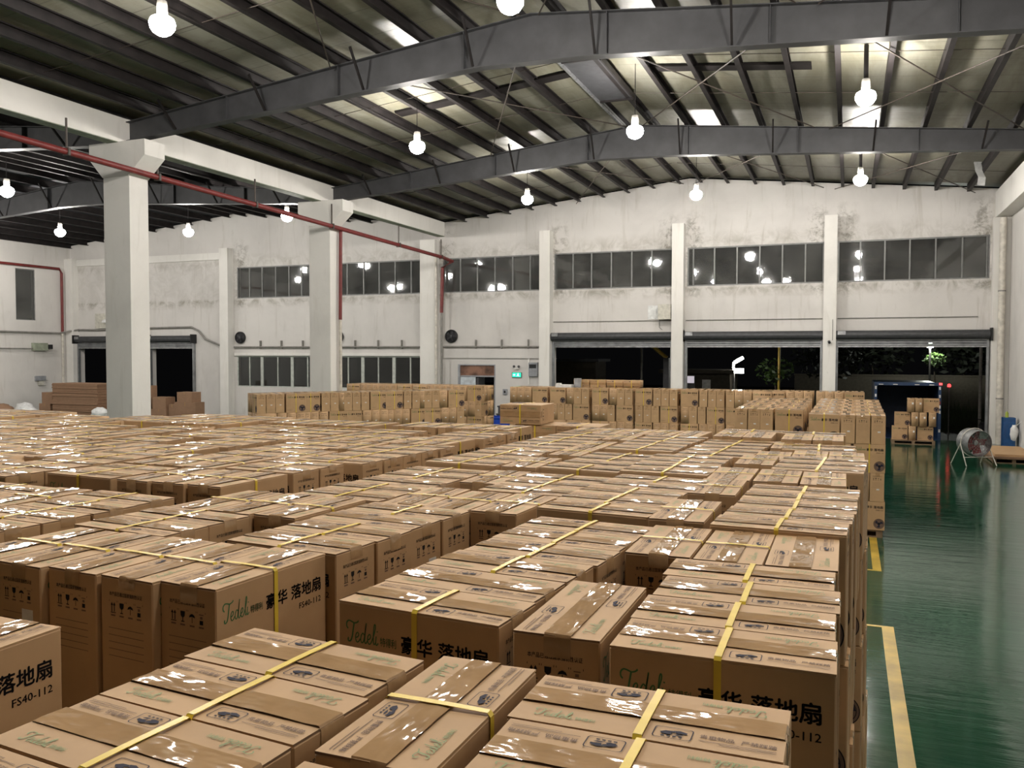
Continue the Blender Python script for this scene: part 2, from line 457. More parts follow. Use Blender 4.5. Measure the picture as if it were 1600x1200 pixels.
# ------------------------------------------------------------------ roller shutter doors
def shutter(i, x0, x1, ztop, low):
    root = empty('door_%d' % i); struct(root)
    r = MB()                                               # wound curtain under its hood
    pr = [(YB - 0.03 - 0.17 + 0.17 * math.cos(a), 3.91 + 0.17 * math.sin(a)) for a in [2 * math.pi * k / 18 for k in range(18)]]
    r.prism([(p[0], p[1]) for p in pr], 'x', x0 - 0.05, x1 + 0.05)
    r.build('shutter_roll', M['shutter_dark'], root)
    h = MB().box(x0 - 0.12, x0 - 0.06, YB - 0.42, YB - 0.002, 3.68, 4.14).box(x1 + 0.06, x1 + 0.12, YB - 0.42, YB - 0.002, 3.68, 4.14)
    h.build('end_bracket', M['black'], root)
    mtr = MB().box(x0 + 0.02, x0 + 0.30, YB - 0.40, YB - 0.36, 3.92, 4.06); mtr.build('motor', M['galv'], root)
    s = MB(); z = low                                      # visible slats at the bottom of the curtain
    while z < 3.76:
        s.prism([(YB - 0.10, z), (YB - 0.13, z + 0.02), (YB - 0.13, z + 0.075), (YB - 0.10, z + 0.092), (YB - 0.085, z + 0.05)], 'x', x0, x1); z += 0.094
    s.build('shutter_curtain', M['shutter'], root)
    b = MB().box(x0, x1, YB - 0.14, YB - 0.08, low - 0.05, low); b.build('bottom_rail', M['galv'], root)
    for s_, xx in ((-1, x0), (1, x1)):
        g = MB().box(xx - 0.04, xx + 0.04, YB - 0.15, YB - 0.003, 0, 3.7); g.build('guide_rail', M['shutter'], root)
    return root
for i, (x0, x1, zt) in enumerate(DOORS):
    shutter(i + 1, x0, x1, zt, 3.50 if i < 3 else 3.46)
# personnel door: board over it, one leaf standing open
root = empty('door_6'); struct(root)
x0, x1, zt = PDOOR
MB().box(x0, x0 + 0.10, YB + 0.0, YB + 0.2, 0, zt).box(x1 - 0.06, x1, YB + 0.0, YB + 0.2, 0, zt).box(x0 + 0.1, x1 - 0.06, YB, YB + 0.2, zt - 0.05, zt).box(x0 + 0.1, x1 - 0.06, YB, YB + 0.2, 2.14, 2.20).build('door_frame', M['grey_box'], root)
MB().box(x0 + 0.1, x1 - 0.06, YB + 0.06, YB + 0.10, 2.20, zt - 0.05).build('transom_board', M['rust'], root)
MB().box(x0 + 0.12, x0 + 0.86, YB + 0.02, YB + 0.06, 0.02, 2.13).build('door_leaf', M['pale_door'], root)
d = MB().box(x0 + 0.90, x0 + 1.0, YB + 0.05, YB + 0.75, 0.02, 2.1); d.build('open_leaf', M['dark'], root)

# ------------------------------------------------------------------ columns and beams of concrete
def column(name, x0, x1, y0, y1, z, label, group=None):
    b = MB().box(x0, x1, y0, y1, 0, z); o = b.build(name, M['column']); return tag(o, label, 'column', group)
for a, b, z, lb in ((-29.4, -28.88, 8.42, 'white square column on the far wall beside the farthest left roller door'), 
                    (-18.1, -17.35, 8.3, 'white wall column below the end of the long concrete beam'), (-12.37, -11.9, 8.42, 'white wall column between the exit sign and the first roller door'),
                    (-6.70, -6.23, 8.42, 'white wall column between the first and second roller doors'), (-0.94, -0.48, 8.42, 'white wall column with the small camera between second and third roller doors')):
    column('wall_column', a, b, YB - 0.45, YB - 0.003, z, lb)
column('wall_column', -40.0 + 0.003, -39.42, YB - 0.4, YB - 0.003, 8.3, 'white corner column where left wall and far wall meet')
column('wall_column', 4.70, XR - 0.003, YB - 0.34, YB - 0.003, 8.04, 'slim white corner column beside the third roller door')
def main_column(y, label):
    root = empty('concrete_column', (-16.95, y, 0)); tag(root, label, 'column')
    MB().box(-0.42, 0.42, -0.30, 0.30, 0, 7.55).build('shaft', M['column'], root)
    c = MB()
    c.prism([(-0.42, 7.55), (0.42, 7.55), (0.95, 8.02), (0.95, 8.40), (-0.85, 8.40), (-0.85, 8.02)], 'y', -0.33, 0.33)
    c.build('corbel', M['column'], root)
    return root
main_column(7.3, 'free standing white concrete column nearest the viewer, beyond the left edge')
c1 = main_column(16.45, 'free standing white concrete column with a small blue and white notice')
main_column(25.15, 'free standing white concrete column with a red pipe running down it')
s = MB().box(0.10, 0.30, -0.303, -0.301, 1.28, 1.42); s.build('notice', M['blue'], c1)
s = MB().box(0.02, 0.10, -0.303, -0.301, 1.30, 1.40); s.build('notice_end', M['paper'], c1)
b = MB().box(-17.2, -16.85, YF, YB - 0.46, 8.405, 9.02, 0)
o = b.build('concrete_beam', M['column']); tag(o, 'long white concrete beam on the free standing columns', 'beam')
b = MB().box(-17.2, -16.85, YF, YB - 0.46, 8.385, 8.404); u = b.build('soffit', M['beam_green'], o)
b = MB().box(4.77, XR - 0.003, YF, YB - 0.004, 8.05, 8.98); tag(b.build('concrete_beam', M['column']), 'white concrete beam high along the right wall', 'beam')

# ------------------------------------------------------------------ steel roof frame
def rafter(xa, xm, xb, y, bot, label, group):
    root = empty('steel_rafter', (0, y, 0)); tag(root, label, 'roof beam', group)
    top = [(xa, pb(xa + 1e-3) - 0.02), (xm, pb(xm) - 0.02), (xb, pb(xb - 1e-3) - 0.02)]
    wv = MB().prism([*bot, *reversed(top)], 'y', -0.008, 0.008); wv.build('web', M['steel'], root)
    fl = MB()
    for line, dz in ((top, -0.018), (bot, 0.0)):
        for a, b in zip(line, line[1:]):
            fl.prism([(a[0], a[1] + dz), (b[0], b[1] + dz), (b[0], b[1] + dz + 0.018), (a[0], a[1] + dz + 0.018)], 'y', -0.13, 0.13)
    fl.build('flanges', M['steel'], root)
    n = 7
    for k in range(1, n):
        x = xa + (xb - xa) * k / n
        zb = float(np.interp(x, [p[0] for p in bot], [p[1] for p in bot])); zt = pb(x) - 0.04
        MB().box(x - 0.006, x + 0.006, -0.12, 0.12, zb + 0.018, zt).build('stiffener', M['steel'], root)
    for k in range(8):
        x = xa + (xb - xa) * (k + 0.6) / 8.2
        zb = float(np.interp(x, [p[0] for p in bot], [p[1] for p in bot]))
        fb = MB()
        for sg in (-1, 1): fb.bar((x, sg * 0.13, zb + 0.03), (x + 0.05, sg * 0.75, pb(x) + 0.01), 0.045, 0.045)
        fb.build('fly_brace', M['purlin'], root)
    return root
MAIN_BOT = [(-16.84, 8.47), (-7.2, 9.14), (-5.0, 9.08), (XR - 0.52, 8.44)]
for y, lb in ((7.4, 'grey steel roof rafter of the main hall just above the viewer'), (16.5, 'near grey steel rafter crossing the whole main hall roof'), (25.55, 'farther grey steel rafter of the main hall, halfway to the far wall')):
    rafter(-16.84, -6.1, XR - 0.52, y, MAIN_BOT, lb, None)
SIDE_BOT = [(XL + 0.05, 8.40), (-29.6, 9.02), (-27.4, 9.02), (-17.22, 8.40)]
for y, lb in ((7.4, 'grey steel rafter of the side hall nearest the viewer'), (16.5, 'grey steel rafter of the side hall behind the near free standing column'), (25.4, 'grey steel rafter of the side hall nearest the far wall')):
    rafter(XL + 0.05, -28.6, -17.22, y, SIDE_BOT, lb, None)
def purlin_mesh(mb, y0, y1, sg):
    t, h, wd = 0.012, 0.26, 0.11
    mb.prism([(0, 0), (sg * wd, 0), (sg * wd, 0.03), (sg * (wd - t), 0.03), (sg * (wd - t), t), (sg * t, t), (sg * t, h - t), (sg * (wd - t), h - t), (sg * (wd - t), h - 0.03), (sg * wd, h - 0.03), (sg * wd, h), (0, h)], 'y', y0, y1)
PUR = [-6.1 - 0.42 - 1.06 * k for k in range(10)] + [-6.1 + 0.42 + 1.06 * k for k in range(10)]
pm = MB(); purlin_mesh(pm, YF, YB - 0.01, 1)
proto = pm.build('roof_purlin', M['purlin'])
for k, x in enumerate(PUR):
    o = proto if k == 0 else proto.copy()
    if k: COL.objects.link(o)
    o.location = (x, 0, pb(x) + 0.004)
    tag(o, 'dark steel roof purlin running lengthwise under the pale roof sheets of the main hall', 'roof purlin', 'purlins of the main hall roof')
SPUR = [-28.6 - 0.5 - 1.2 * k for k in range(10)] + [-28.6 + 0.5 + 1.2 * k for k in range(10)]
for k, x in enumerate(SPUR):
    if x < XL + 0.1 or x > XC - 0.1: continue
    o = proto.copy(); COL.objects.link(o)
    o.location = (x, 0, pb(x) + 0.004)
    tag(o, 'dark steel roof purlin running lengthwise under the grey deck of the side hall', 'roof purlin', 'purlins of the side hall roof')
# crossing brace rods under the main roof, sag rods
def rod(a, b, r, label, group):
    o = MB().tube([a, b], r, 6).build('brace_rod', M['rod'], None, True); return tag(o, label, 'brace rod', group)
BR = 'thin rusty brace rod crossing a bay under the main roof'
for ya, yb in ((7.6, 16.3), (16.7, 25.35), (25.75, 34.6)):
    for xa, xb in ((-10.8, -6.3), (-5.9, -1.0), (-0.6, 4.1)):
        rod((xa, ya, pb(xa) - 0.06), (xb, yb, pb(xb) - 0.06), 0.016, BR, 'brace rods under the main roof')
        rod((xb, ya, pb(xb) - 0.10), (xa, yb, pb(xa) - 0.10), 0.016, BR, 'brace rods under the main roof')
SG = 'thin sag rod running across the purlins up the roof slope'
for y in (10.4, 13.4, 19.6, 22.6, 28.6, 31.6):
    for xa, xb in ((-16.8, -6.2), (-6.0, 4.6)):
        rod((xa, y, pb(xa) + 0.12), (xb, y, pb(xb) + 0.12), 0.008, SG, 'sag rods under the main roof')
# dark struts across the roof, ridge vent
for xa, xb, y, lb in ((-11.6, -6.6, 20.8, 'dark flat roof strut on the left slope of the middle bay'), (-4.6, -0.9, 20.85, 'dark flat roof strut on the right slope of the middle bay')):
    s = MB(); s.prism([(xa, pb(xa) + 0.205), (xb, pb(xb) + 0.205), (xb, pb(xb) + 0.262), (xa, pb(xa) + 0.262)], 'y', y - 0.2, y + 0.2)
    tag(s.build('roof_strut', M['purlin']), lb, 'roof strut')
root = empty('ridge_vent', (-5.95, 20.95, 10.0)); tag(root, 'closed dark grey vent panel at the ridge of the middle bay', 'roof vent')
MB().box(-0.46, 0.46, -1.6, 1.7, 0.06, 0.10).build('panel', M['ceiling_dark'], root)
MB().box(-0.52, -0.46, -3.5, 4.6, 0.0, 0.14).build('side_rail', M['galv'], root)
MB().box(0.46, 0.50, -1.6, 1.7, 0.0, 0.14).build('side_rail', M['purlin'], root)
MB().box(-0.46, 0.46, 1.7, 1.78, 0.02, 0.14).box(-0.46, 0.46, -1.68, -1.6, 0.02, 0.14).build('end_rail', M['purlin'], root)

# ------------------------------------------------------------------ hanging lamps
def lamp(x, y, z, label, heavy=False):
    root = empty('pendant_lamp', (x, y, z)); tag(root, label, 'lamp')
    top = pb(x) + 0.25 - z
    MB().tube([(0, 0, 0.34), (0, 0, top)], 0.05 if heavy else 0.009, 10).build('drop_rod', M['purlin'], root, True)
    MB().lathe([(0.001, 0.36), (0.075, 0.36), (0.085, 0.30), (0.085, 0.14), (0.06, 0.10), (0.001, 0.10)], n=16).build('lamp_holder', M['conduit'], root, True)
    b = MB(); b.lathe([(0.0005, -0.21), (0.075, -0.195), (0.15, -0.15), (0.20, -0.07), (0.21, 0.0), (0.185, 0.07), (0.12, 0.11), (0.06, 0.13)], n=14)
    b.build('bulb', M['bulb'], root, True)
    return root
LZH = 8.62
for x, ys, lb, hv in ((-10.6, (2.5, 11.1, 20.0, 28.2), 'row nearest the free standing columns', False),
                      (-4.93, (3.5, 12.35, 20.55, 29.45), 'middle row under the ridge', False),
                      (0.24, (3.0, 11.3, 19.6, 28.75), 'row beside the green aisle', True)):
    for k, y in enumerate(ys):
        lamp(x, y, LZH, 'glowing lamp behind the viewer, %s' % lb if y < 0 else 'glowing lamp, %s from the viewer, %s' % (ORD[k - (1 if ys[0] < 0 else 0)], lb), hv)
for x, y, z, lb in ((-19.2, 26.1, 8.2, 'glowing hanging lamp of the side hall next to the second free standing column'), (-25.5, 28.0, 8.2, 'glowing hanging lamp of the side hall in front of the far wall'),
                 (-30.5, 26.1, 8.2, 'glowing hanging lamp of the side hall nearest the left wall'), (-24.3, 18.9, 8.2, 'glowing hanging lamp of the side hall nearest the viewer'), (-34.5, 20.8, 8.2, 'unseen lamp added beyond the left edge to brighten the left wall, behind the near column'), (-36.6, 27.0, 8.2, 'unseen lamp added close to the left wall window to brighten that wall'), (-33.0, 12.0, 8.2, 'unseen lamp added far beyond the left edge to brighten the side hall'),
                 (-25.0, 9.5, 8.2, 'unseen lamp added abreast of the viewer to brighten the near column')):  # last four: unseen lamps added to brighten the left wall and column
    lamp(x, y, z, lb)

# ------------------------------------------------------------------ pipes, conduits, wall fittings
o = MB().tube([(-16.35, YF + 0.05, 8.0), (-16.35, 12.6, 7.72), (-16.35, 33.2, 7.32), (-16.35, 34.1, 7.25), (-16.9, 34.25, 7.0), (-16.95, 34.25, 5.0)], 0.075, 12).build('fire_pipe', M['red_pipe'], None, True)
tag(o, 'long red fire pipe hung beside the free standing columns', 'pipe')
for y in (14.2, 16.9, 20.7, 24.7, 29.3, 33.0):
    z = 7.72 - 0.4 * (y - 12.6) / 20.6
    MB().bar((-16.35, y, z + 0.06), (-16.35, y, z + 0.75), 0.035, 0.035).box(-16.44, -16.26, y - 0.03, y + 0.03, z - 0.085, z + 0.085).build('pipe_hanger', M['rod'], o)
o = MB().tube([(-16.42, 25.35, 7.45), (-16.42, 25.3, 4.35)], 0.06, 10).build('fire_pipe', M['red_pipe'], None, True); tag(o, 'short red pipe running down the second free standing column', 'pipe')
MB().tube([(-16.42, 25.3, 4.35), (-16.42, 25.3, 0.0)], 0.055, 10).build('lower_pipe', M['white_pipe'], o, True)
o = MB().tube([(-39.85, YF + 0.1, 7.78), (-39.85, 34.0, 7.72), (-39.85, 34.15, 7.5), (-39.85, 34.15, 4.3)], 0.07, 10).build('fire_pipe', M['red_pipe'], None, True); tag(o, 'red fire pipe along the top of the left wall', 'pipe')
MB().tube([(-39.85, 34.15, 4.3), (-39.85, 34.15, 0.0)], 0.06, 10).build('lower_pipe', M['white_pipe'], o, True)
o = MB().tube([(-16.95, 34.25, 5.0), (-16.95, 34.25, 0.0)], 0.05, 10).build('drain_pipe', M['conduit'], None, True); tag(o, 'grey pipe down the wall under the red pipe end', 'pipe')
o = MB().tube([(-17.25, 34.30, 7.6), (-17.25, 34.30, 0.0)], 0.06, 10).build('drain_pipe', M['white_pipe'], None, True); tag(o, 'off white drain pipe on the wall column under the beam end', 'pipe')
o = MB().tube([(4.97, 34.33, 8.0), (4.97, 34.33, 0.0)], 0.11, 14).build('drain_pipe', M['white_pipe'], None, True); tag(o, 'thick off white drain pipe in the right corner', 'pipe')
for z in (5.4, 1.6): MB().lathe([(0.125, z), (0.125, z + 0.05)], (4.97, 34.33, 0), 14).build('pipe_clamp', M['conduit'], o)
def conduit(pts, r, label, nm='conduit'):
    o = MB().tube(pts, r, 6).build(nm, M['conduit'], None, True); return tag(o, label, 'conduit')
for xa, xb, lb in ((-28.8, -23.95, 'left of the second free standing column'), (-23.35, -18.15, 'right of the second free standing column'), (-17.1, -12.42, 'above the side door')):
    c = conduit([(xa, YB - 0.1, 3.49), (xb, YB - 0.1, 3.48)], 0.045, 'grey cable conduit along the far wall ' + lb)
    for k in range(3):
        x = xa + 1.6 + k * 1.25
        MB().box(x - 0.02, x + 0.02, YB - 0.14, YB - 0.002, 3.40, 3.80).build('conduit_bracket', M['conduit'], c)
for xa, xb, lb in ((-11.86, -6.74, 'first'), (-6.18, -0.98, 'second'), (-0.44, 4.3, 'third')):
    conduit([(xa, YB - 0.025, 4.55), (xb, YB - 0.025, 4.55)], 0.02, 'thin conduit across the wall above the %s roller door' % lb)
conduit([(-39.9, 24.0, 4.3), (-39.9, 34.0, 4.25), (-39.6, YB - 0.5, 4.35), (-39.3, YB - 0.1, 4.45), (-38.2, YB - 0.1, 4.42), (-36.9, YB - 0.1, 4.44), (-33.8, YB - 0.1, 4.5), (-31.5, YB - 0.1, 4.52), (-31.0, YB - 0.12, 4.3), (-30.6, YB - 0.12, 3.9), (-29.5, YB - 0.2, 3.55)], 0.05, 'bundle of dark cables over the farthest left roller doors')
conduit([(-39.9, 24.0, 3.42), (-39.9, 33.0, 3.40)], 0.035, 'thin dark cable along the left wall below the window')
conduit([(-0.6, YB - 0.47, 4.5), (-0.6, YB - 0.47, 3.7)], 0.012, 'short cable running down to the small camera')
# three round wall fans
for k, (x, lb) in enumerate(((-28.45, 'round black wall fan beside the farthest left roller doors'), (-22.72, 'round black wall fan half hidden by the second free standing column'), (-16.72, 'round black wall fan above the side door'))):
    root = empty('wall_fan', (x, YB - 0.005, 3.96)); tag(root, lb, 'fan')
    RM = Matrix.Rotation(R(90), 4, 'X')
    MB().lathe([(0.0, 0.0), (0.30, 0.0), (0.30, 0.10), (0.265, 0.14), (0.255, 0.06), (0.0, 0.05)], n=24, mat=RM).build('fan_housing', M['black'], root, True)
    MB().lathe([(0.0, 0.12), (0.05, 0.12), (0.06, 0.06)], n=12, mat=RM).build('hub', M['galv'], root, True)
    gmb = MB()
    for rr in (0.10, 0.15, 0.20, 0.245):
        gmb.tube([(rr * math.cos(a), -0.145, rr * math.sin(a)) for a in [2 * math.pi * i / 24 for i in range(25)]], 0.004, 4)
    for i in range(6):
        a = math.pi * i / 6; gmb.tube([(-0.26 * math.cos(a), -0.145, -0.26 * math.sin(a)), (0.26 * math.cos(a), -0.145, 0.26 * math.sin(a))], 0.004, 4)
    gmb.build('grille', M['dark'], root)
    bl = MB()
    for i in range(5):
        T = Matrix.Rotation(2 * math.pi * i / 5, 4, 'Y') @ Matrix.Translation((0.13, -0.09, 0)) @ Matrix.Rotation(R(25), 4, 'X')
        bl.box(-0.08, 0.10, -0.004, 0.004, -0.06, 0.06, 0, T)
    bl.build('blades', M['dark'], root)

# ------------------------------------------------------------------ cartons
CL, CW, CH = 0.512, 0.229, 0.497
CARTON_MATS = [M['card'], M['card_edge'], M['ink_black'], M['ink_blue'], M['ink_green'], M['ink_green_pale'], M['ink_brown']]
_glyphs = {}
def glyphs(text, bold=0.0):
    """flat outline faces of a text, one unit high, starting at x = 0"""
    key = (text, bold)
    if key not in _glyphs:
        cu = bpy.data.curves.new('lettering', 'FONT'); cu.body = text; cu.size = 1.0; cu.resolution_u = 2; cu.fill_mode = 'FRONT'
        ob = bpy.data.objects.new('lettering', cu); COL.objects.link(ob)
        dg = bpy.context.evaluated_depsgraph_get()
        me = bpy.data.meshes.new_from_object(ob.evaluated_get(dg))
        v = [(p.co.x, p.co.y) for p in me.vertices]; f = [tuple(p.vertices) for p in me.polygons]
        bpy.data.objects.remove(ob); bpy.data.curves.remove(cu); bpy.data.meshes.remove(me)
        if v and bold:
            n = len(v); v0, f0 = v, f; v, f = [], []
            for dx, dy in ((0, 0), (bold, 0), (-bold, 0), (0, bold), (0, -bold)):
                k = len(v); v += [(p[0] + dx, p[1] + dy) for p in v0]; f += [tuple(k + i for i in q) for q in f0]
        if v:
            x0 = min(p[0] for p in v); y0 = min(p[1] for p in v); x1 = max(p[0] for p in v); y1 = max(p[1] for p in v)
            v = [(p[0] - x0, p[1] - y0) for p in v]
            _glyphs[key] = (v, f, x1 - x0, y1 - y0)
        else: _glyphs[key] = ([], [], 1, 1)
    return _glyphs[key]
def ribbon(pts, wd):
    """a pen stroke as flat quads"""
    v, f = [], []
    P = [Vector((p[0], p[1])) for p in pts]
    Q = [P[0]]
    for i in range(len(P) - 1):           # smooth the stroke
        p0 = P[max(i - 1, 0)]; p1 = P[i]; p2 = P[i + 1]; p3 = P[min(i + 2, len(P) - 1)]
        for t in (0.33, 0.67, 1.0):
            Q.append(0.5 * ((2 * p1) + (p2 - p0) * t + (2 * p0 - 5 * p1 + 4 * p2 - p3) * t * t + (3 * p1 - p0 - 3 * p2 + p3) * t ** 3))
    for i, p in enumerate(Q):
        d = (Q[min(i + 1, len(Q) - 1)] - Q[max(i - 1, 0)])
        if d.length < 1e-6: d = Vector((1, 0))
        d.normalize(); nrm = Vector((-d.y, d.x))
        k = wd * (0.75 + 0.45 * abs(d.y)) / 2
        v += [tuple(p + nrm * k), tuple(p - nrm * k)]
    for i in range(len(Q) - 1): f.append((2 * i, 2 * i + 1, 2 * i + 3, 2 * i + 2))
    return v, f
SCRIPT = [
    ([(0.10, 0.62), (-0.02, 0.72), (-0.02, 0.90), (0.14, 1.02), (0.36, 1.0), (0.62, 0.94), (0.86, 0.99), (0.98, 1.08)], 0.085),
    ([(0.60, 0.95), (0.52, 0.62), (0.44, 0.28), (0.32, 0.05), (0.16, 0.00), (0.08, 0.08), (0.14, 0.17)], 0.095),
    ([(0.70, 0.22), (0.90, 0.28), (0.98, 0.40), (0.90, 0.50), (0.76, 0.40), (0.72, 0.18), (0.82, 0.02), (0.98, 0.06), (1.10, 0.20)], 0.07),
    ([(1.44, 0.42), (1.32, 0.50), (1.18, 0.34), (1.16, 0.12), (1.26, 0.02), (1.40, 0.14), (1.50, 0.46), (1.62, 1.02)], 0.07),
    ([(1.60, 0.92), (1.50, 0.40), (1.48, 0.10), (1.58, 0.02), (1.70, 0.16)], 0.07),
    ([(1.70, 0.20), (1.90, 0.28), (1.97, 0.40), (1.90, 0.50), (1.76, 0.40), (1.72, 0.18), (1.82, 0.02), (1.97, 0.06), (2.08, 0.20)], 0.07),
    ([(2.08, 0.20), (2.28, 0.58), (2.38, 0.92), (2.32, 1.03), (2.25, 0.86), (2.19, 0.34), (2.24, 0.04), (2.38, 0.14)], 0.07),
    ([(2.44, 0.46), (2.39, 0.14), (2.46, 0.02), (2.60, 0.14)], 0.07),
    ([(2.52, 0.66), (2.53, 0.72)], 0.08)]
class Print:
    """flat print on a plane: o origin, u and v unit directions, n offset"""
    def __init__(s, mb, o, u, v, off=0.0006):
        s.mb, s.u, s.v = mb, Vector(u), Vector(v); s.o = Vector(o) + s.u.cross(s.v) * off
    def add(s, v, f, mi):
        k = len(s.mb.v)
        s.mb.v += [tuple(s.o + s.u * p[0] + s.v * p[1]) for p in v]
        for q in f: s.mb.f.append(tuple(k + i for i in q)); s.mb.mi.append(mi)
    def text(s, txt, x, y, h, mi, w=None, bold=0.0, sx=1.0):
        v, f, tw, th = glyphs(txt, bold)
        k = h / max(th, 1e-6); kx = (w / tw) if w else k * sx
        s.add([(x + p[0] * kx, y + p[1] * k) for p in v], f, mi)
    def script(s, x, y, h, mi, tall=1.0):
        for pts, wd in SCRIPT:
            v, f = ribbon(pts, wd); s.add([(x + p[0] * h, y + p[1] * h * tall) for p in v], f, mi)
        s.text('特得利', x + 2.75 * h, y + 0.02 * h, h * 0.44 * tall, mi, w=h * 1.3, bold=0.012)
    def rect(s, x0, y0, x1, y1, mi): s.add([(x0, y0), (x1, y0), (x1, y1), (x0, y1)], [(0, 1, 2, 3)], mi)
    def poly(s, pts, mi): s.add(pts, [tuple(range(len(pts)))], mi)
    def ring(s, pts, wd, mi):
        n = len(pts); cx = sum(p[0] for p in pts) / n; cy = sum(p[1] for p in pts) / n
        inn = []
        for p in pts:
            d = Vector((p[0] - cx, p[1] - cy)); d = d * (1 - wd / d.length); inn.append((cx + d.x, cy + d.y))
        s.add(list(pts) + inn, [(i, (i + 1) % n, n + (i + 1) % n, n + i) for i in range(n)], mi)
def rrect(x0, y0, x1, y1, r):
    o = []
    for cx, cy, a0 in ((x1 - r, y1 - r, 0), (x0 + r, y1 - r, 90), (x0 + r, y0 + r, 180), (x1 - r, y0 + r, 270)):
        for k in range(4):
            a = R(a0 + 30 * k); o.append((cx + r * math.cos(a), cy + r * math.sin(a)))
    return o
def circ(cx, cy, r, n=24): return [(cx + r * math.cos(2 * math.pi * i / n), cy + r * math.sin(2 * math.pi * i / n)) for i in range(n)]
def print_long(mb, full=True):
    for sg in (-1, 1):
        P = Print(mb, (sg * CL / 2, sg * CW / 2, 0) if sg > 0 else (-CL / 2, -CW / 2, 0), (-1, 0, 0) if sg > 0 else (1, 0, 0), (0, 0, 1))
        P.script(0.030, CH - 0.112, 0.041, 4, 1.4)
        P.text('豪华', 0.212, CH - 0.120, 0.050, 2, w=0.100, bold=0.024)
        P.text('落地扇', 0.330, CH - 0.120, 0.050, 2, w=0.152, bold=0.024)
        # round picture of the fan guard, running to the edge
        cx, cy, r = 0.420, 0.115, 0.088
        P.poly(circ(cx, cy, r, 32), 6)
        P2 = Print(mb, P.o, P.u, P.v, 0.0005)
        P2.ring(circ(cx, cy, r, 32), 0.005, 2)
        for rr in (0.070, 0.052): P2.ring(circ(cx, cy, rr, 24), 0.004, 2)
        P2.poly(circ(cx, cy, 0.026, 14), 2)
        for i in range(3):
            a = 2 * math.pi * i / 3 + 0.5
            P2.poly([(cx + 0.022 * math.cos(a - 0.5), cy + 0.022 * math.sin(a - 0.5)), (cx + 0.066 * math.cos(a - 0.45), cy + 0.066 * math.sin(a - 0.45)), (cx + 0.066 * math.cos(a + 0.1), cy + 0.066 * math.sin(a + 0.1)), (cx + 0.05 * math.cos(a + 0.5), cy + 0.05 * math.sin(a + 0.5)), (cx + 0.022 * math.cos(a + 0.5), cy + 0.022 * math.sin(a + 0.5))], 3)
        if full:
            P.text('FS40-112', 0.370, CH - 0.158, 0.020, 2, w=0.112, bold=0.01)
            P.rect(0.03, 0.075, 0.16, 0.079, 6); P.rect(0.03, 0.06, 0.13, 0.063, 6)
def hands(P, x, y, w, h):
    """rounded frame with a pair of hands"""
    P.ring(rrect(x, y, x + w, y + h, 0.007), 0.0022, 3)
    k = lambda pts: [(x + w * a, y + h * b) for a, b in pts]
    P.poly(k([(0.16, 0.50), (0.30, 0.66), (0.52, 0.70), (0.55, 0.58), (0.44, 0.50), (0.50, 0.40), (0.40, 0.34), (0.24, 0.36)]), 3)
    P.poly(k([(0.50, 0.72), (0.66, 0.78), (0.86, 0.66), (0.86, 0.52), (0.72, 0.54), (0.58, 0.50), (0.56, 0.60)]), 3)
    P.poly(k([(0.48, 0.36), (0.62, 0.44), (0.82, 0.42), (0.72, 0.34)]), 3)
    for i in range(4): P.rect(x + w * (0.22 + 0.15 * i), y + h * 0.16, x + w * (0.31 + 0.15 * i), y + h * 0.25, 3)
def print_top(mb, full=True):
    for sg in (-1, 1):
        P = Print(mb, (sg * CL / 2, sg * CW / 2, CH), (-sg, 0, 0), (0, -sg, 0), 0.0008)
        P.script(0.045, 0.028, 0.030, 5)
        if full:
            hands(P, 0.278, 0.018, 0.072, 0.046)
            P.text('贵重物品', 0.362, 0.040, 0.0150, 6, w=0.062, bold=0.012)
            P.text('严禁踩踏', 0.436, 0.040, 0.0150, 6, w=0.062, bold=0.012)
            P.rect(0.362, 0.029, 0.498, 0.0308, 6); P.rect(0.40, 0.022, 0.498, 0.0236, 6)
        else:
            P.ring(rrect(0.278, 0.018, 0.350, 0.064, 0.007), 0.003, 3); P.rect(0.292, 0.030, 0.336, 0.052, 3); P.rect(0.362, 0.040, 0.498, 0.053, 6)
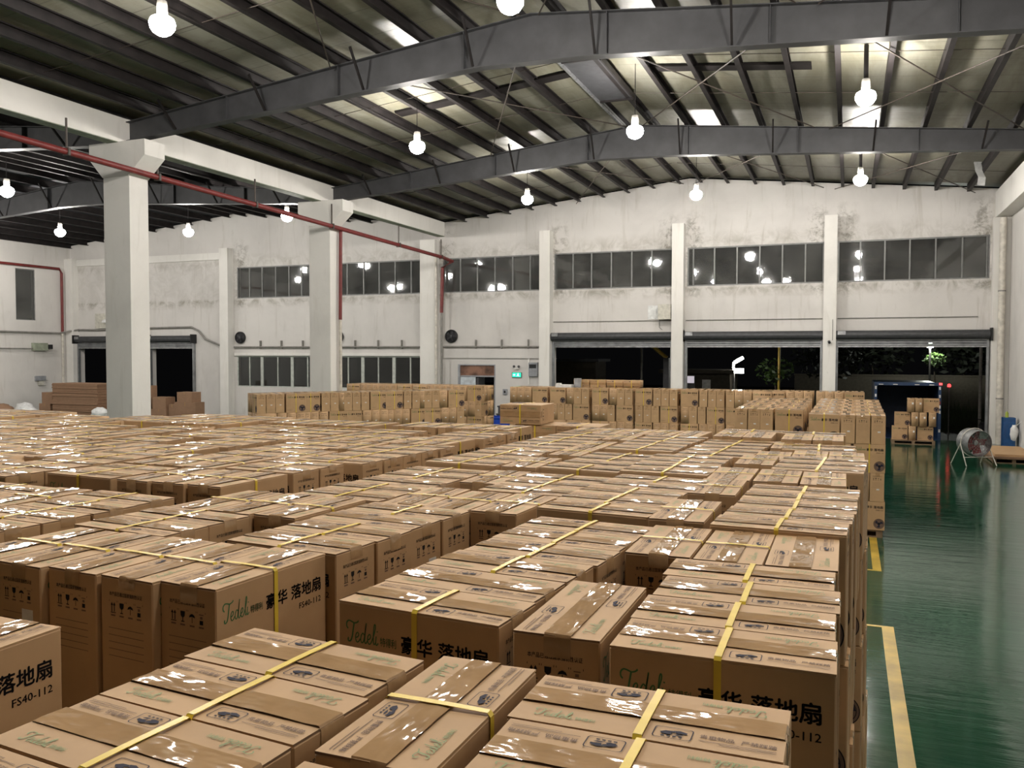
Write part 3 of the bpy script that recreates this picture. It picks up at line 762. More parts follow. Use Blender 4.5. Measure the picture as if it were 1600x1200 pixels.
def print_end(mb, full=True):
    for sg in (-1, 1):
        P = Print(mb, (sg * CL / 2, sg * -CW / 2, 0), (0, sg, 0), (0, 0, 1))
        if full: P.text('本产品已通过国家强制性认证', 0.040, CH - 0.062, 0.0135, 2, w=0.145, bold=0.012)
        else: P.rect(0.040, CH - 0.060, 0.185, CH - 0.050, 6)
        y = CH - 0.112; xs = (0.045, 0.083, 0.122, 0.160)
        for x in xs:                       # corner ticks and captions of the handling marks
            if full:
                P.rect(x - 0.006, y + 0.031, x - 0.0045, y + 0.036, 2); P.rect(x + 0.0265, y + 0.031, x + 0.028, y + 0.036, 2)
            P.rect(x + 0.001, y - 0.014, x + 0.021, y - 0.009, 6)
        for d in (0.004, 0.015):           # this way up
            P.rect(xs[0] + d, y, xs[0] + d + 0.0035, y + 0.022, 2); P.poly([(xs[0] + d - 0.0035, y + 0.020), (xs[0] + d + 0.007, y + 0.020), (xs[0] + d + 0.00175, y + 0.030)], 2)
        P.rect(xs[0], y - 0.004, xs[0] + 0.023, y - 0.0015, 2)
        x = xs[1] + 0.002                  # goblet
        P.poly([(x, y + 0.030), (x + 0.001, y + 0.016), (x + 0.006, y + 0.011), (x + 0.013, y + 0.011), (x + 0.018, y + 0.016), (x + 0.019, y + 0.030)], 2)
        P.rect(x + 0.008, y, x + 0.011, y + 0.011, 2); P.rect(x + 0.003, y - 0.003, x + 0.016, y, 2)
        x = xs[2] + 0.011                  # umbrella
        P.poly([(x - 0.013, y + 0.014), (x - 0.009, y + 0.022), (x, y + 0.026), (x + 0.009, y + 0.022), (x + 0.013, y + 0.014), (x, y + 0.017)], 2)
        P.rect(x - 0.001, y - 0.002, x + 0.0012, y + 0.016, 2)
        x = xs[3]                          # stacking limit
        P.rect(x + 0.004, y - 0.003, x + 0.018, y + 0.010, 2); P.rect(x + 0.006, y + 0.014, x + 0.016, y + 0.022, 6); P.rect(x + 0.002, y + 0.026, x + 0.020, y + 0.029, 6)
        for k in range(5):                 # table of small print
            P.rect(0.035, CH - 0.165 - 0.022 * k, 0.19, CH - 0.163 - 0.022 * k, 6)
def carton_body(seed):
    r = random.Random(seed); mb = MB()
    b = 0.004; x, y, z = CL / 2, CW / 2, CH - 0.005
    bm_levels = [(0.0, 0.003), (0.004, 0.0), (z - 0.004, 0.0), (z, 0.003)]
    rings = []
    for zz, ins in bm_levels:
        k = len(mb.v); c = b
        for sx, sy, flip in ((1, 1, 0), (-1, 1, 1), (-1, -1, 0), (1, -1, 1)):
            p = [(sx * (x - ins), sy * (y - ins - c)), (sx * (x - ins - c), sy * (y - ins))]
            if flip: p.reverse()
            mb.v += [(q[0], q[1], zz) for q in p]
        rings.append(k)
    for a, bb in zip(rings, rings[1:]):
        for j in range(8):
            l = (j + 1) % 8
            mb.f.append((a + j, a + l, bb + l, bb + j)); mb.mi.append(0)
    mb.f.append(tuple(rings[0] + j for j in reversed(range(8)))); mb.mi.append(0)
    mb.f.append(tuple(rings[-1] + j for j in range(8))); mb.mi.append(1)
    for sg in (-1, 1):                     # the two top flaps, meeting under the tape
        e = [r.uniform(-0.0035, 0.0) for _ in range(2)]
        x1 = x - 0.001
        ya, yb = sg * 0.0015, sg * (y - 0.001)
        t = CH
        v = [(-x1, ya, t + e[0]), (x1, ya, t + e[1]), (x1, yb, t - 0.001), (-x1, yb, t - 0.001)]
        bot = [(p[0], p[1], p[2] - 0.005) for p in v]
        if sg < 0: v.reverse(); bot.reverse()
        mb.face(v, 0); mb.face(list(reversed(bot)), 1)
        for i in range(4):
            j = (i + 1) % 4
            long_edge = abs(v[i][1] - v[j][1]) < 1e-4
            mb.face([v[i], bot[i], bot[j], v[j]], 0 if long_edge else 1)
    print_long(mb); print_end(mb); print_top(mb)
    return mb
def tape_mesh(seed):
    r = random.Random(seed); mb = MB(); n = 14; wd = 0.070
    off = r.uniform(-0.006, 0.006); hang = r.uniform(0.035, 0.06)
    rows = [(-CL / 2 - 0.0012, CH - hang)] + [(-CL / 2 - 0.001, CH - 0.006)] + [(-CL / 2 + 0.004 + (CL - 0.008) * i / n, CH + 0.0022) for i in range(n + 1)] + [(CL / 2 + 0.001, CH - 0.006), (CL / 2 + 0.0012, CH - hang * r.uniform(0.8, 1.2))]
    m_ = 4
    for i, (x, z) in enumerate(rows):
        for j in range(m_ + 1):
            top = 2 <= i <= len(rows) - 3
            mb.v.append((x, off + wd * (j / m_ - 0.5), z + (r.uniform(-0.0007, 0.0011) if top else 0)))
    for i in range(len(rows) - 1):
        for j in range(m_):
            a = i * (m_ + 1) + j
            mb.f.append((a, a + m_ + 1, a + m_ + 2, a + 1)); mb.mi.append(0)
    return mb
def strap_mesh():
    mb = MB(); w = 0.0085; e = 0.0022; y = CW / 2; x = 0.0
    loop = [(-y - e, 0.0), (-y - e, CH - 0.004), (-y + 0.004, CH + 0.0042), (-0.03, CH + 0.0052), (0.03, CH + 0.0052), (y - 0.004, CH + 0.0042), (y + e, CH - 0.004), (y + e, 0.0)]
    for a, b in zip(loop, loop[1:]):
        d = Vector((0, b[0] - a[0], b[1] - a[1])); nr = d.cross(Vector((1, 0, 0))).normalized() * -0.0012
        p = [(x - w, *a), (x + w, *a), (x + w, *b), (x - w, *b)]
        q = [tuple(Vector(c) + nr) for c in p]
        mb.face(p); mb.face(list(reversed(q)))
        mb.face([p[1], q[1], q[2], p[2]]); mb.face([p[3], q[3], q[0], p[0]])
    return mb
class Hold:                                # meshes made once, shared by all cartons
    bodies = []; tapes = []; strap = None; sticker = None
def proto_mesh(mb, name, mats, smooth=False):
    o = mb.build(name, mats, None, smooth); me = o.data; bpy.data.objects.remove(o); return me
Hold.bodies = [proto_mesh(carton_body(s), 'fan_carton', CARTON_MATS) for s in (1, 2, 3)]
Hold.tapes = [proto_mesh(tape_mesh(s), 'packing_tape', M['tape'], True) for s in (1, 2, 3, 4)]
Hold.strap = proto_mesh(strap_mesh(), 'strap', M['strap'])
sk = MB(); sk.box(CL / 2 + 0.0004, CL / 2 + 0.0012, -0.01, 0.035, 0.20, 0.225); Hold.sticker = proto_mesh(sk, 'sticker', M['paper'])
sk = MB(); sk.box(CL / 2 + 0.0004, CL / 2 + 0.0012, 0.02, 0.075, 0.28, 0.35); Hold.sticker_big = proto_mesh(sk, 'sticker', M['paper'])

BOXES = []                                 # every carton: matrix, label, group, sticker
def carton(cx, cy, z, rot, label=None, group=None, sticker=0, lying=False, strap=True):
    T = Matrix.Translation((cx, cy, z)) @ Matrix.Rotation(rot, 4, 'Z')
    if lying: T = T @ Matrix.Translation((0, CH / 2, CW / 2)) @ Matrix.Rotation(R(90), 4, 'X')
    BOXES.append(dict(T=T, label=label, group=group, sticker=sticker, strap=strap, d=(Vector((cx, cy, z)) - CAM_POS).length))
PX = 0.2345                                # pitch of cartons side by side
class Pallet:
    """the cartons of one layer, then repeated downwards"""
    def __init__(s, where, group): s.where, s.group, s.items = where, group, []
    def row_x(s, x0, y0, n, drift=0.0, side='left side', pitch=PX):          # long side across, one behind the other
        a = -math.atan(drift)
        for i in range(n):
            y = y0 + pitch * (i + 0.5)
            s.items.append((x0 + drift * (y - y0) + CL / 2, y, a, '%s carton back, %s' % (ORD[i], side)))
    def row_y(s, x0, y0, n, side='front row', pitch=PX, drift=0.0):          # narrow end to the front, side by side
        a = R(90) - math.atan(drift)
        for i in range(n):
            nm = '%s carton, %s' % (ORD[i], side) if n > 1 else 'carton of the %s' % side
            s.items.append((x0 + pitch * (i + 0.5), y0 + CL / 2, a, nm))
    def stack(s, ztop, layers, alt=None, sticker=0):
        for k in range(layers):
            z = ztop - CH * (k + 1) - 0.002 * k
            for j, (x, y, a, nm) in enumerate(s.items):
                jx, jy, ja = (rng.uniform(-0.003, 0.003), rng.uniform(-0.002, 0.002), R(rng.uniform(-0.35, 0.35)))
                if abs(math.cos(a)) > 0.7: jx = rng.uniform(-0.012, 0.012)
                else: jy = rng.uniform(-0.010, 0.010)
                if k: jx += rng.uniform(-0.004, 0.004)
                flip = math.pi if rng.random() < 0.5 else 0.0
                tier = ('', 'second tier ', 'third tier ', 'fourth tier ', 'bottom tier ')[k]
                lab = '%s%s, %s' % (tier, nm, s.where)
                carton(x + jx, y + jy, z, a + ja + flip, lab, s.group, sticker if rng.random() < 0.85 else 0, strap=rng.random() < 0.93)
FIELD = 'fan cartons stacked over the floor nearest the viewer'
RW = ['front', 'second', 'third', 'fourth', 'fifth', 'sixth', 'seventh']
def where(c, r):                           # column from the aisle, row from the viewer
    return ('pallet beside the aisle' if c == 0 else '%s pallet from the aisle' % ORD[c]) + ', %s pallet row' % RW[r]
def zj(): return 2.508 + rng.uniform(-0.012, 0.016)
p = Pallet('pallet beside the aisle, front pallet row', FIELD)
p.row_x(-1.475, 0.80, 4, 0.09, 'left side'); p.row_y(-0.867, 1.25, 1, 'front middle'); p.row_y(-0.867, 0.70, 1, 'near middle')
p.row_x(-0.607, 0.80, 4, 0.0, 'aisle side'); p.stack(2.5, 5)
p = Pallet('second pallet from the aisle, front pallet row', FIELD)
p.row_y(-2.80, 1.06, 4, 'front row'); p.row_y(-2.80, 0.54, 4, 'near row'); p.stack(2.5, 5)
p = Pallet(where(0, 1), FIELD)
p.row_x(-1.335, 2.02, 6, 0.085, 'left side', 0.232); p.row_y(-0.785, 1.99, 1, 'front middle'); p.row_x(-0.535, 1.965, 4, 0.0, 'aisle side'); p.row_y(-0.73, 2.92, 3, 'back row', 0.238)
p.stack(2.5, 5)
p = Pallet(where(1, 1), FIELD)
p.row_y(-2.89, 2.0, 5, 'front row', 0.237, 0.08); p.row_x(-2.93, 2.53, 2, 0.09, 'left side', 0.231); p.row_x(-2.16, 2.53, 4, 0.09, 'aisle side', 0.2305); p.row_y(-2.86, 3.0, 3, 'back row', 0.236, 0.08)
p.stack(2.5, 5, sticker=2)
p = Pallet(where(0, 2), FIELD)
p.row_x(-1.29, 3.50, 5, 0.09, 'left side'); p.row_y(-0.765, 3.46, 1, 'front middle'); p.row_y(-0.73, 4.18, 1, 'back middle'); p.row_x(-0.50, 3.42, 5, 0.035, 'aisle side')
p.stack(zj(), 5)
p = Pallet(where(1, 2), FIELD)
p.row_x(-2.57, 3.52, 5, 0.06, 'left side'); p.row_y(-2.04, 3.49, 1, 'front middle'); p.row_y(-1.98, 4.22, 1, 'back middle'); p.row_y(-1.80, 3.45, 2, 'aisle side front', PX, 0.05); p.row_x(-1.77, 3.99, 3, 0.06, 'aisle side back')
p.stack(zj(), 5)
p = Pallet(where(0, 3), FIELD)
p.row_x(-1.24, 4.82, 4, 0.04, 'left side'); p.row_y(-0.72, 4.70, 3, 'front row', 0.240); p.row_y(-0.66, 5.42, 1, 'back middle'); p.row_x(-0.42, 5.24, 3, 0.06, 'aisle side')
p.stack(zj(), 5)
p = Pallet(where(1, 3), FIELD)
p.row_x(-2.55, 4.87, 5, 0.10, 'left side'); p.row_y(-2.00, 4.86, 1, 'front middle'); p.row_y(-1.93, 5.54, 1, 'back middle'); p.row_x(-1.76, 4.87, 4, 0.12, 'aisle side')
p.stack(zj(), 5)
p = Pallet(where(0, 4), FIELD)
p.row_x(-1.12, 5.93, 5, 0.06, 'left side'); p.row_y(-0.60, 5.88, 1, 'front middle'); p.row_y(-0.54, 6.60, 1, 'back middle'); p.row_y(-0.36, 6.00, 2, 'aisle side front'); p.row_x(-0.29 - 0.17, 6.54, 2, 0.02, 'aisle side back')
p.stack(zj(), 5)
p = Pallet(where(0, 5), FIELD)
p.row_y(-1.04, 7.12, 2, 'left front'); p.row_x(-1.04, 7.64, 1, 0, 'left back'); p.row_y(-0.50, 7.08, 2, 'aisle side front'); p.row_x(-0.52, 7.60, 1, 0, 'aisle side back')
p.stack(zj() + 0.0, 5)
def generic(x0, y0, c, r, kind, drift):
    p = Pallet(where(c, r), FIELD)
    if kind == 0:
        p.row_x(x0, y0, 5, drift, 'left side'); p.row_y(x0 + 0.525, y0, 1, 'front middle'); p.row_y(x0 + 0.57, y0 + 0.655, 1, 'back middle'); p.row_x(x0 + 0.77, y0, 5, drift, 'aisle side')
    elif kind == 1:
        p.row_y(x0, y0, 5, 'front row', 0.242, drift); p.row_x(x0 + 0.01, y0 + 0.54, 2, drift, 'left side'); p.row_x(x0 + 0.76, y0 + 0.54, 3, drift, 'aisle side')
    elif kind == 3:
        p.row_y(x0, y0, 5, 'last row', 0.242, drift)
    else:
        p.row_x(x0, y0 + 0.02, 2, drift, 'left side'); p.row_y(x0 + 0.56, y0, 3, 'front row', 0.24, drift); p.row_y(x0 + 0.04, y0 + 0.55, 3, 'back row', 0.24, drift); p.row_x(x0 + 0.79, y0 + 0.56, 2, drift, 'aisle side')
    p.stack(zj(), 5)
kk = 0
# (column, left edge at the front row, first y, rows, pitch)
for c, x0, y0, n, r0, pit, part in ((1, -2.42, 6.05, 1, 4, 1.17, 1), (2, -4.42, 2.08, 1, 1, 1.3, 0), (2, -4.24, 3.44, 3, 2, 1.19, 1), (3, -5.60, 3.30, 3, 2, 1.19, 1), (4, -6.93, 4.05, 3, 3, 1.18, 0),
                        (5, -8.25, 4.92, 2, 3, 1.18, 0), (6, -9.62, 5.0, 2, 3, 1.19, 0), (7, -11.0, 5.3, 1, 4, 1.2, 1), (8, -12.3, 6.2, 1, 5, 1.2, 0)):
    for i in range(n + part):
        y = y0 + pit * i + rng.uniform(-0.02, 0.02)
        x = x0 + 0.075 * (y - y0) + rng.uniform(-0.03, 0.03)
        generic(x, y, c, r0 + i, 3 if i == n else (0, 1, 0, 2, 0, 1, 2)[kk % 7], 0.07); kk += 1

# stacks farther back
def tall(where_, group, x0, y0, nx, layers, ztop, faces=(0, 1), sticker=1, depth=1, turn=None):
    """one pallet load seen from its front: alternate layers show narrow ends left and a long side right, or the reverse"""
    for k in range(layers):
        p = Pallet(where_ , group)
        z = ztop - (CH + 0.002) * k
        nm = ['top tier', 'second tier', 'third tier', 'lowest tier'][min(k, 3)]
        for dy in range(depth):
            y = y0 + 1.14 * dy
            dd = '' if dy == 0 else ' farther back'
            if (k + faces[0]) % 2 == 0:
                p.row_y(x0, y, 3, nm + ' ends' + dd, 0.242); p.row_x(x0 + 0.76, y, 2, 0, nm + ' long sides' + dd)
                p.row_x(x0, y + 0.54, 2, 0, nm + ' rear left' + dd); p.row_y(x0 + 0.54, y + 0.54, 3, nm + ' rear right' + dd, 0.24)
            else:
                p.row_x(x0, y, 2, 0, nm + ' long sides' + dd); p.row_y(x0 + 0.54, y, 3, nm + ' ends' + dd, 0.242)
                p.row_y(x0, y + 0.54, 3, nm + ' rear left' + dd, 0.24); p.row_x(x0 + 0.76, y + 0.54, 2, 0, nm + ' rear right' + dd)
        for (x, y, a, n_) in p.items:
            base = math.pi / 2
            aa = a + R(rng.uniform(-0.8, 0.8))
            if abs(a - base) < 0.1: aa += math.pi       # stickers on the ends that face the front
            if turn:
                v_ = Matrix.Rotation(turn[2], 3, 'Z') @ Vector((x, y, 0)); x, y, aa = v_.x + turn[0], v_.y + turn[1], aa + turn[2]
            carton(x + rng.uniform(-0.006, 0.006), y + rng.uniform(-0.006, 0.006), z - CH, aa, '%s, %s' % (n_.replace('carton back', 'carton'), where_), group, sticker if rng.random() < 0.9 else 0, strap=rng.random() < 0.6)
PALLETS = []
def pallet(x0, y0, w, d, label, group=None, z0=0.0, turn=None):
    mb = MB()
    for k in range(7): mb.box(x0 + 0.0, x0 + w, y0 + (d - 0.1) * k / 6, y0 + (d - 0.1) * k / 6 + 0.1, z0 + 0.11, z0 + 0.13)
    for k in range(3): mb.box(x0 + (w - 0.1) * k / 2, x0 + (w - 0.1) * k / 2 + 0.1, y0, y0 + d, z0 + 0.02, z0 + 0.11)
    for k in range(3): mb.box(x0, x0 + w, y0 + (d - 0.1) * k / 2, y0 + (d - 0.1) * k / 2 + 0.1, z0, z0 + 0.02)
    o = tag(mb.build('wooden_pallet', M['wood']), label, 'pallet', group)
    if turn: o.location = (turn[0], turn[1], 0); o.rotation_euler.z = turn[2]
PH = 0.133
G1 = 'cartons of the tall stacks beside the aisle'
for k in range(5):
    wn = ('tall stack end at the aisle' if k == 0 else 'aisle stack, %s load back' % ORD[k])
    y = 16.0 + 1.16 * k
    tall(wn, G1, -0.66 + 0.01 * k, y, 1, 4, PH + 4 * (CH + 0.002), (1,))
    pallet(-0.66, y + 0.02, 1.24, 1.06, 'wooden pallet under the tall carton stack, %s along the aisle edge' % ORD[k])
G2 = 'cartons of the stack left of the tall aisle stack'
for k in range(4):
    tall('inner tall stack, %s load back' % ORD[k], G2, -2.06, 17.0 + 1.16 * k, 1, 4, PH + 4 * (CH + 0.002), (0,))
    pallet(-2.06, 17.02 + 1.16 * k, 1.24, 1.06, 'wooden pallet under the inner tall carton stack, %s back' % ORD[k])
G3 = 'cartons of the row below the roller doors'
for k, (x, y, dz, f) in enumerate(((-10.05, 25.2, 0, 0), (-8.68, 25.15, 0, 1), (-7.32, 25.15, 0, 1), (-5.98, 25.2, 0, 1), (-4.62, 25.25, 0, 1), (-3.30, 25.1, 0, 0), (-2.20, 25.3, 0, 1), (-0.86, 25.3, 0.05, 0))):
    tall('row before the doors, %s load from its left end' % ORD[k], G3, x, y, 1, 4, PH + 4 * (CH + 0.002), (f,))
    pallet(x, y + 0.02, 1.24, 1.06, 'wooden pallet, %s from the left end under the row before the doors' % ORD[k])
p = Pallet('lying flat on top of the row before the doors', G3)
for j in range(4): carton(-7.9 + 0.54 * j, 26.2, PH + 4 * (CH + 0.002) + 0.001, 0.0, '%s carton lying flat on top of the row before the doors' % ORD[j], G3, 0, True, True)
G4 = 'cartons of the stacks before the lower windows'
for k in range(5):
    an = R(51); tall('stack before the windows, %s load from its near end' % ORD[k], G4, 1.16 * k + (0.04 if k > 2 else 0), 0.0, 1, 4, PH + 4 * (CH + 0.002), (k % 2,), 1, 1, (-14.15, 17.9, an))
    pallet(1.16 * k, 0.02, 1.24 if k == 4 else 1.12, 1.06, 'wooden pallet under the stack before the windows, %s from its near end' % ORD[k], None, 0.0, (-14.15, 17.9, an))
for k, x in enumerate((-12.35, -13.7, -15.05, -16.3)):
    tall('stack nearest the side door, %s load from the door' % ORD[k], G4, x, 25.5 if k else 25.3, 1, 4, PH + 4 * (CH + 0.002), (k % 2,))
    pallet(x, (25.5 if k else 25.3) + 0.02, 1.24, 1.06, 'wooden pallet under the stack nearest the side door, %s from the door' % ORD[k])
G5 = 'cartons waiting behind the truck'
zt = PH
for (x, y, a, k, nm) in [(1.72, 33.5, 0, 0, 'bottom left'), (2.12, 33.5, 90, 0, 'bottom middle'), (2.54, 33.45, 0, 0, 'bottom right'), (1.80, 33.5, 0, 1, 'middle left'), (2.20, 33.5, 90, 1, 'middle inner'), (2.46, 33.5, 90, 1, 'middle outer'), (2.76, 33.5, 90, 1, 'middle right'),
                         (2.07, 33.5, 90, 2, 'upper left'), (2.32, 33.5, 90, 2, 'upper middle'), (2.72, 33.5, 0, 2, 'upper right')]:
    carton(x, y, PH + k * (CH + 0.002), R(-a), '%s carton of the small stack behind the truck' % nm, G5, 2, strap=False)
pallet(1.45, 33.15, 1.4, 0.8, 'wooden pallet under the small carton stack behind the truck')
# one carton lying on a load beyond the field
tall('load beyond the field', G3, -3.95, 9.30, 1, 4, PH + 4 * (CH + 0.002), (0,))
pallet(-3.95, 9.32, 1.24, 1.06, 'wooden pallet under the load beyond the far edge of the stacked field')
ZL = PH + 4 * (CH + 0.002) + 0.001
for j, x in enumerate((-3.42, -2.90)): carton(x, 9.62, ZL, 0.0, '%s carton lying flat under the topmost carton beyond the field' % ('left', 'right')[j], G3, 0, True)
carton(-3.60, 9.60, ZL + CW + 0.004, 0.0, 'single brown carton lying on its side, highest beyond the far edge of the stacked field', None, 0, True)

# ------------------------------------------------------------------ floor marking
def line(pts, label):
    mb = MB()
    for x0, x1, y0, y1 in pts: mb.box(x0, x1, y0, y1, 0.0005, 0.003)
    return tag(mb.build('floor_line', M['yellow_line']), label, 'floor marking')
line([(0.40, 0.53, -3.0, 10.82), (-1.6, 0.40, 10.76, 10.82)], 'yellow painted floor line along the aisle nearest the viewer, with its cross end')
line([(0.37, 0.49, 13.55, 22.0), (-1.6, 0.37, 13.55, 13.62)], 'yellow painted floor line running under the tall aisle stack')

# ------------------------------------------------------------------ drum fan on its stand
FC = Vector((3.38, 27.65, 0.66)); FD = Vector((0.46, -0.885, -0.06)).normalized()
root = empty('drum_fan', (FC.x, FC.y, 0)); tag(root, 'large grey drum fan with red blades standing at the open roller door', 'fan')
q = FD.to_track_quat('Z', 'Y').to_matrix().to_4x4(); q.translation = (0, 0, FC.z)
MB().lathe([(0.36, -0.26), (0.375, -0.26), (0.375, 0.26), (0.36, 0.26), (0.36, -0.26)], n=32, mat=q).build('drum', M['galv'], root, True)
MB().lathe([(0.0, 0.10), (0.07, 0.09), (0.08, -0.02), (0.0, -0.02)], n=16, mat=q).build('hub', M['galv'], root, True)
for i in range(5):
    T = q @ Matrix.Rotation(2 * math.pi * i / 5, 4, 'Z') @ Matrix.Translation((0.20, 0, 0.02)) @ Matrix.Rotation(R(32), 4, 'X')
    MB().box(-0.14, 0.14, -0.11, 0.11, -0.006, 0.006, 0, T).build('blade', M['rotor_red'], root)
g = MB()
for rr in (0.10, 0.17, 0.24, 0.31, 0.365): g.tube([tuple(q @ Vector((rr * math.cos(a), rr * math.sin(a), 0.265))) for a in [2 * math.pi * i / 32 for i in range(33)]], 0.004, 5)
for i in range(8):
    a = math.pi * i / 8; g.tube([tuple(q @ Vector((0.37 * math.cos(a) * k, 0.37 * math.sin(a) * k, 0.268))) for k in (-1, 1)], 0.004, 5)
g.build('front_grille', M['conduit'], root)
MB().tube([tuple(q @ Vector((0.41 * math.cos(a), 0.41 * math.sin(a), 0.0))) for a in [2 * math.pi * i / 24 for i in range(25)]], 0.013, 6).build('swivel_ring', M['white_pipe'], root, True)
sd = FD.cross(Vector((0, 0, 1))).normalized(); fh = Vector((FD.x, FD.y, 0)).normalized()
for a, b in ((-1, -1), (-1, 1), (1, -1), (1, 1)):
    p0 = sd * 0.415 * a + Vector((0, 0, 0.62)); p1 = sd * 0.46 * a + fh * 0.36 * b + Vector((0, 0, 0.012))
    MB().tube([p0, p1], 0.014, 7).build('leg', M['white_pipe'], root, True)
MB().tube([sd * 0.447 * a + fh * 0.2 + Vector((0, 0, 0.25)) for a in (-1, 1)], 0.012, 6).build('cross_bar', M['white_pipe'], root, True)

# ------------------------------------------------------------------ right corner: blue cabinet, bag, cardboard
root = empty('blue_cabinet', (4.94, 32.3, 0)); tag(root, 'narrow blue cabinet against the right wall', 'cabinet')
MB().box(-0.17, 0.19, -0.2, 0.2, 0.05, 1.1).build('body', M['blue'], root)
MB().box(-0.15, 0.17, -0.215, -0.2, 0.10, 0.95).build('door', M['blue'], root)
MB().box(-0.16, 0.18, -0.19, 0.19, 0, 0.05).build('plinth', M['black'], root)
root = empty('spray_bottle', (4.90, 32.3, 1.1)); tag(root, 'small yellow green bottle standing on the blue cabinet', 'bottle')
MB().lathe([(0.0, 0), (0.05, 0), (0.05, 0.14), (0.02, 0.18), (0.02, 0.2), (0, 0.2)], n=12).build('bottle_body', simple('yellow green plastic', (0.35, 0.42, 0.04), 0.4), root, True)
MB().lathe([(0.0, 0.2), (0.022, 0.2), (0.022, 0.235), (0, 0.235)], n=10).build('cap', M['beige'], root, True)
def lump(name, c, r, mat, seed, rough=0.25):
    mb = MB(); prof = []
    n, k = 14, 9
    for i in range(k + 1):
        t = math.pi * i / k
        for j in range(n):
            a = 2 * math.pi * j / n
            d = Vector((math.sin(t) * math.cos(a), math.sin(t) * math.sin(a), math.cos(t)))
            h = 1 + rough * noise.noise(d * 2.2 + Vector((seed * 3.1, 0, 0)))
            mb.v.append((c[0] + d.x * r[0] * h, c[1] + d.y * r[1] * h, max(c[2] + d.z * r[2] * h, c[2] - r[2])))
    for i in range(k):
        for j in range(n):
            l = (j + 1) % n; mb.f.append((i * n + j, i * n + l, (i + 1) * n + l, (i + 1) * n + j)); mb.mi.append(0)
    return mb.build(name, mat, None, True)
o = lump('plastic_bag', (5.05, 31.85, 0.62), (0.12, 0.10, 0.26), M['white_plastic'], 3); tag(o, 'white plastic bag hanging beside the blue cabinet', 'bag')
MB().bar((5.09, 31.85, 0.85), (5.25, 31.85, 1.0), 0.012, 0.012).build('handle', M['white_plastic'], o)
for k, (x0, x1, y0, y1, z0, z1, lb) in enumerate(((3.95, 5.10, 28.3, 31.2, 0.14, 0.20, 'upper flattened cardboard sheet on the low pallet at the right wall'), (4.02, 5.10, 28.4, 31.1, 0.20, 0.26, 'pale topmost cardboard sheet on the low pallet at the right wall'))):
    mb = MB(); mb.box(x0, x1, y0, y1, z0, z1 - 0.004); mb.box(x0 + 0.03, x1 - 0.02, y0 + 0.05, y1 - 0.04, z1 - 0.004, z1)
    tag(mb.build('cardboard_sheet', M['card_dark'] if k == 0 else M['card']), lb, 'cardboard')
pallet(3.97, 28.4, 1.1, 2.7, 'low wooden pallet under the flattened cardboard at the right wall')
# torn strip hanging from the roof in the right corner
mb = MB(); pts = [(3.62, 31.0, 9.32), (3.66, 30.97, 9.05), (3.74, 30.93, 8.85), (3.72, 30.95, 8.60)]
for a, b in zip(pts, pts[1:]): mb.face([(a[0], a[1], a[2]), (a[0] + 0.22, a[1] + 0.05, a[2] - 0.03), (b[0] + 0.22, b[1] + 0.05, b[2] - 0.03), b]); mb.face([(b[0], b[1] + 0.012, b[2]), (b[0] + 0.22, b[1] + 0.062, b[2] - 0.03), (a[0] + 0.22, a[1] + 0.062, a[2] - 0.03), (a[0], a[1] + 0.012, a[2])])
mb.box(3.62, 3.84, 30.99, 31.05, 9.30, 9.36)
tag(mb.build('torn_lining', M['white_plastic']), 'white torn strip of lining hanging from the roof at the right corner', 'hanging strip')

# ------------------------------------------------------------------ small fittings on the far wall
root = empty('exit_sign', (-13.55, YB - 0.004, 2.25)); tag(root, 'lit green exit sign on the wall beside the side door', 'sign')
MB().box(-0.22, 0.22, -0.05, 0, -0.115, 0.115).build('case', M['dark'], root)
MB().box(-0.20, 0.20, -0.056, -0.05, -0.095, 0.095).build('lit_face', glow('lit green sign face', (0.02, 0.62, 0.36), 1.3), root)
mb = MB(); Pq = Print(mb, (-0.20, -0.056, -0.095), (1, 0, 0), (0, 0, 1), 0.002)
wm = glow('lit white sign marks', (0.75, 1.0, 0.9), 1.3)
Pq.poly([(0.03, 0.075), (0.10, 0.075), (0.10, 0.045), (0.14, 0.095), (0.10, 0.145), (0.10, 0.115), (0.03, 0.115)], 0)
Pq.poly(circ(0.27, 0.155, 0.018, 10), 0); Pq.poly([(0.24, 0.135), (0.29, 0.135), (0.29, 0.085), (0.33, 0.04), (0.30, 0.03), (0.27, 0.075), (0.22, 0.03), (0.20, 0.05), (0.24, 0.085)], 0)
mb.build('pictogram', wm, root)
root = empty('emergency_light', (-13.55, YB - 0.004, 2.62)); tag(root, 'small twin emergency light above the green exit sign', 'light')
MB().box(-0.10, 0.10, -0.07, 0, -0.13, -0.02).build('case', M['paper'], root)
for sg in (-1, 1): MB().lathe([(0.0, 0.0), (0.05, 0.0), (0.055, 0.06), (0.0, 0.07)], (sg * 0.11, -0.05, 0), 12, 0, Matrix.Rotation(R(90), 4, 'X')).build('lamp_head', M['dark'], root, True)
root = empty('meter_box', (-12.75, YB - 0.004, 2.5)); tag(root, 'grey electric box between the exit sign and the wall column', 'electric box')
MB().box(-0.21, 0.19, -0.16, 0, -0.30, 0.30).build('case', M['grey_box'], root)
MB().box(-0.17, 0.15, -0.168, -0.16, 0.05, 0.22).build('dark_window', M['black'], root)
MB().box(-0.19, 0.17, -0.166, -0.16, -0.26, 0.0).build('cover', M['grey_box'], root)
o = MB().box(-13.02, -12.96, YB - 0.06, YB - 0.003, 1.85, 3.4).build('cable_duct', M['column']); tag(o, 'white cable duct beside the grey electric box', 'cable duct')
root = empty('wall_switch', (-14.1, YB - 0.004, 1.5)); tag(root, 'small grey switch box right of the side door', 'switch')
MB().box(-0.10, 0.10, -0.08, 0, -0.12, 0.12).build('case', M['grey_box'], root); MB().box(-0.04, 0.04, -0.10, -0.08, -0.05, 0.05).build('knob', M['black'], root)
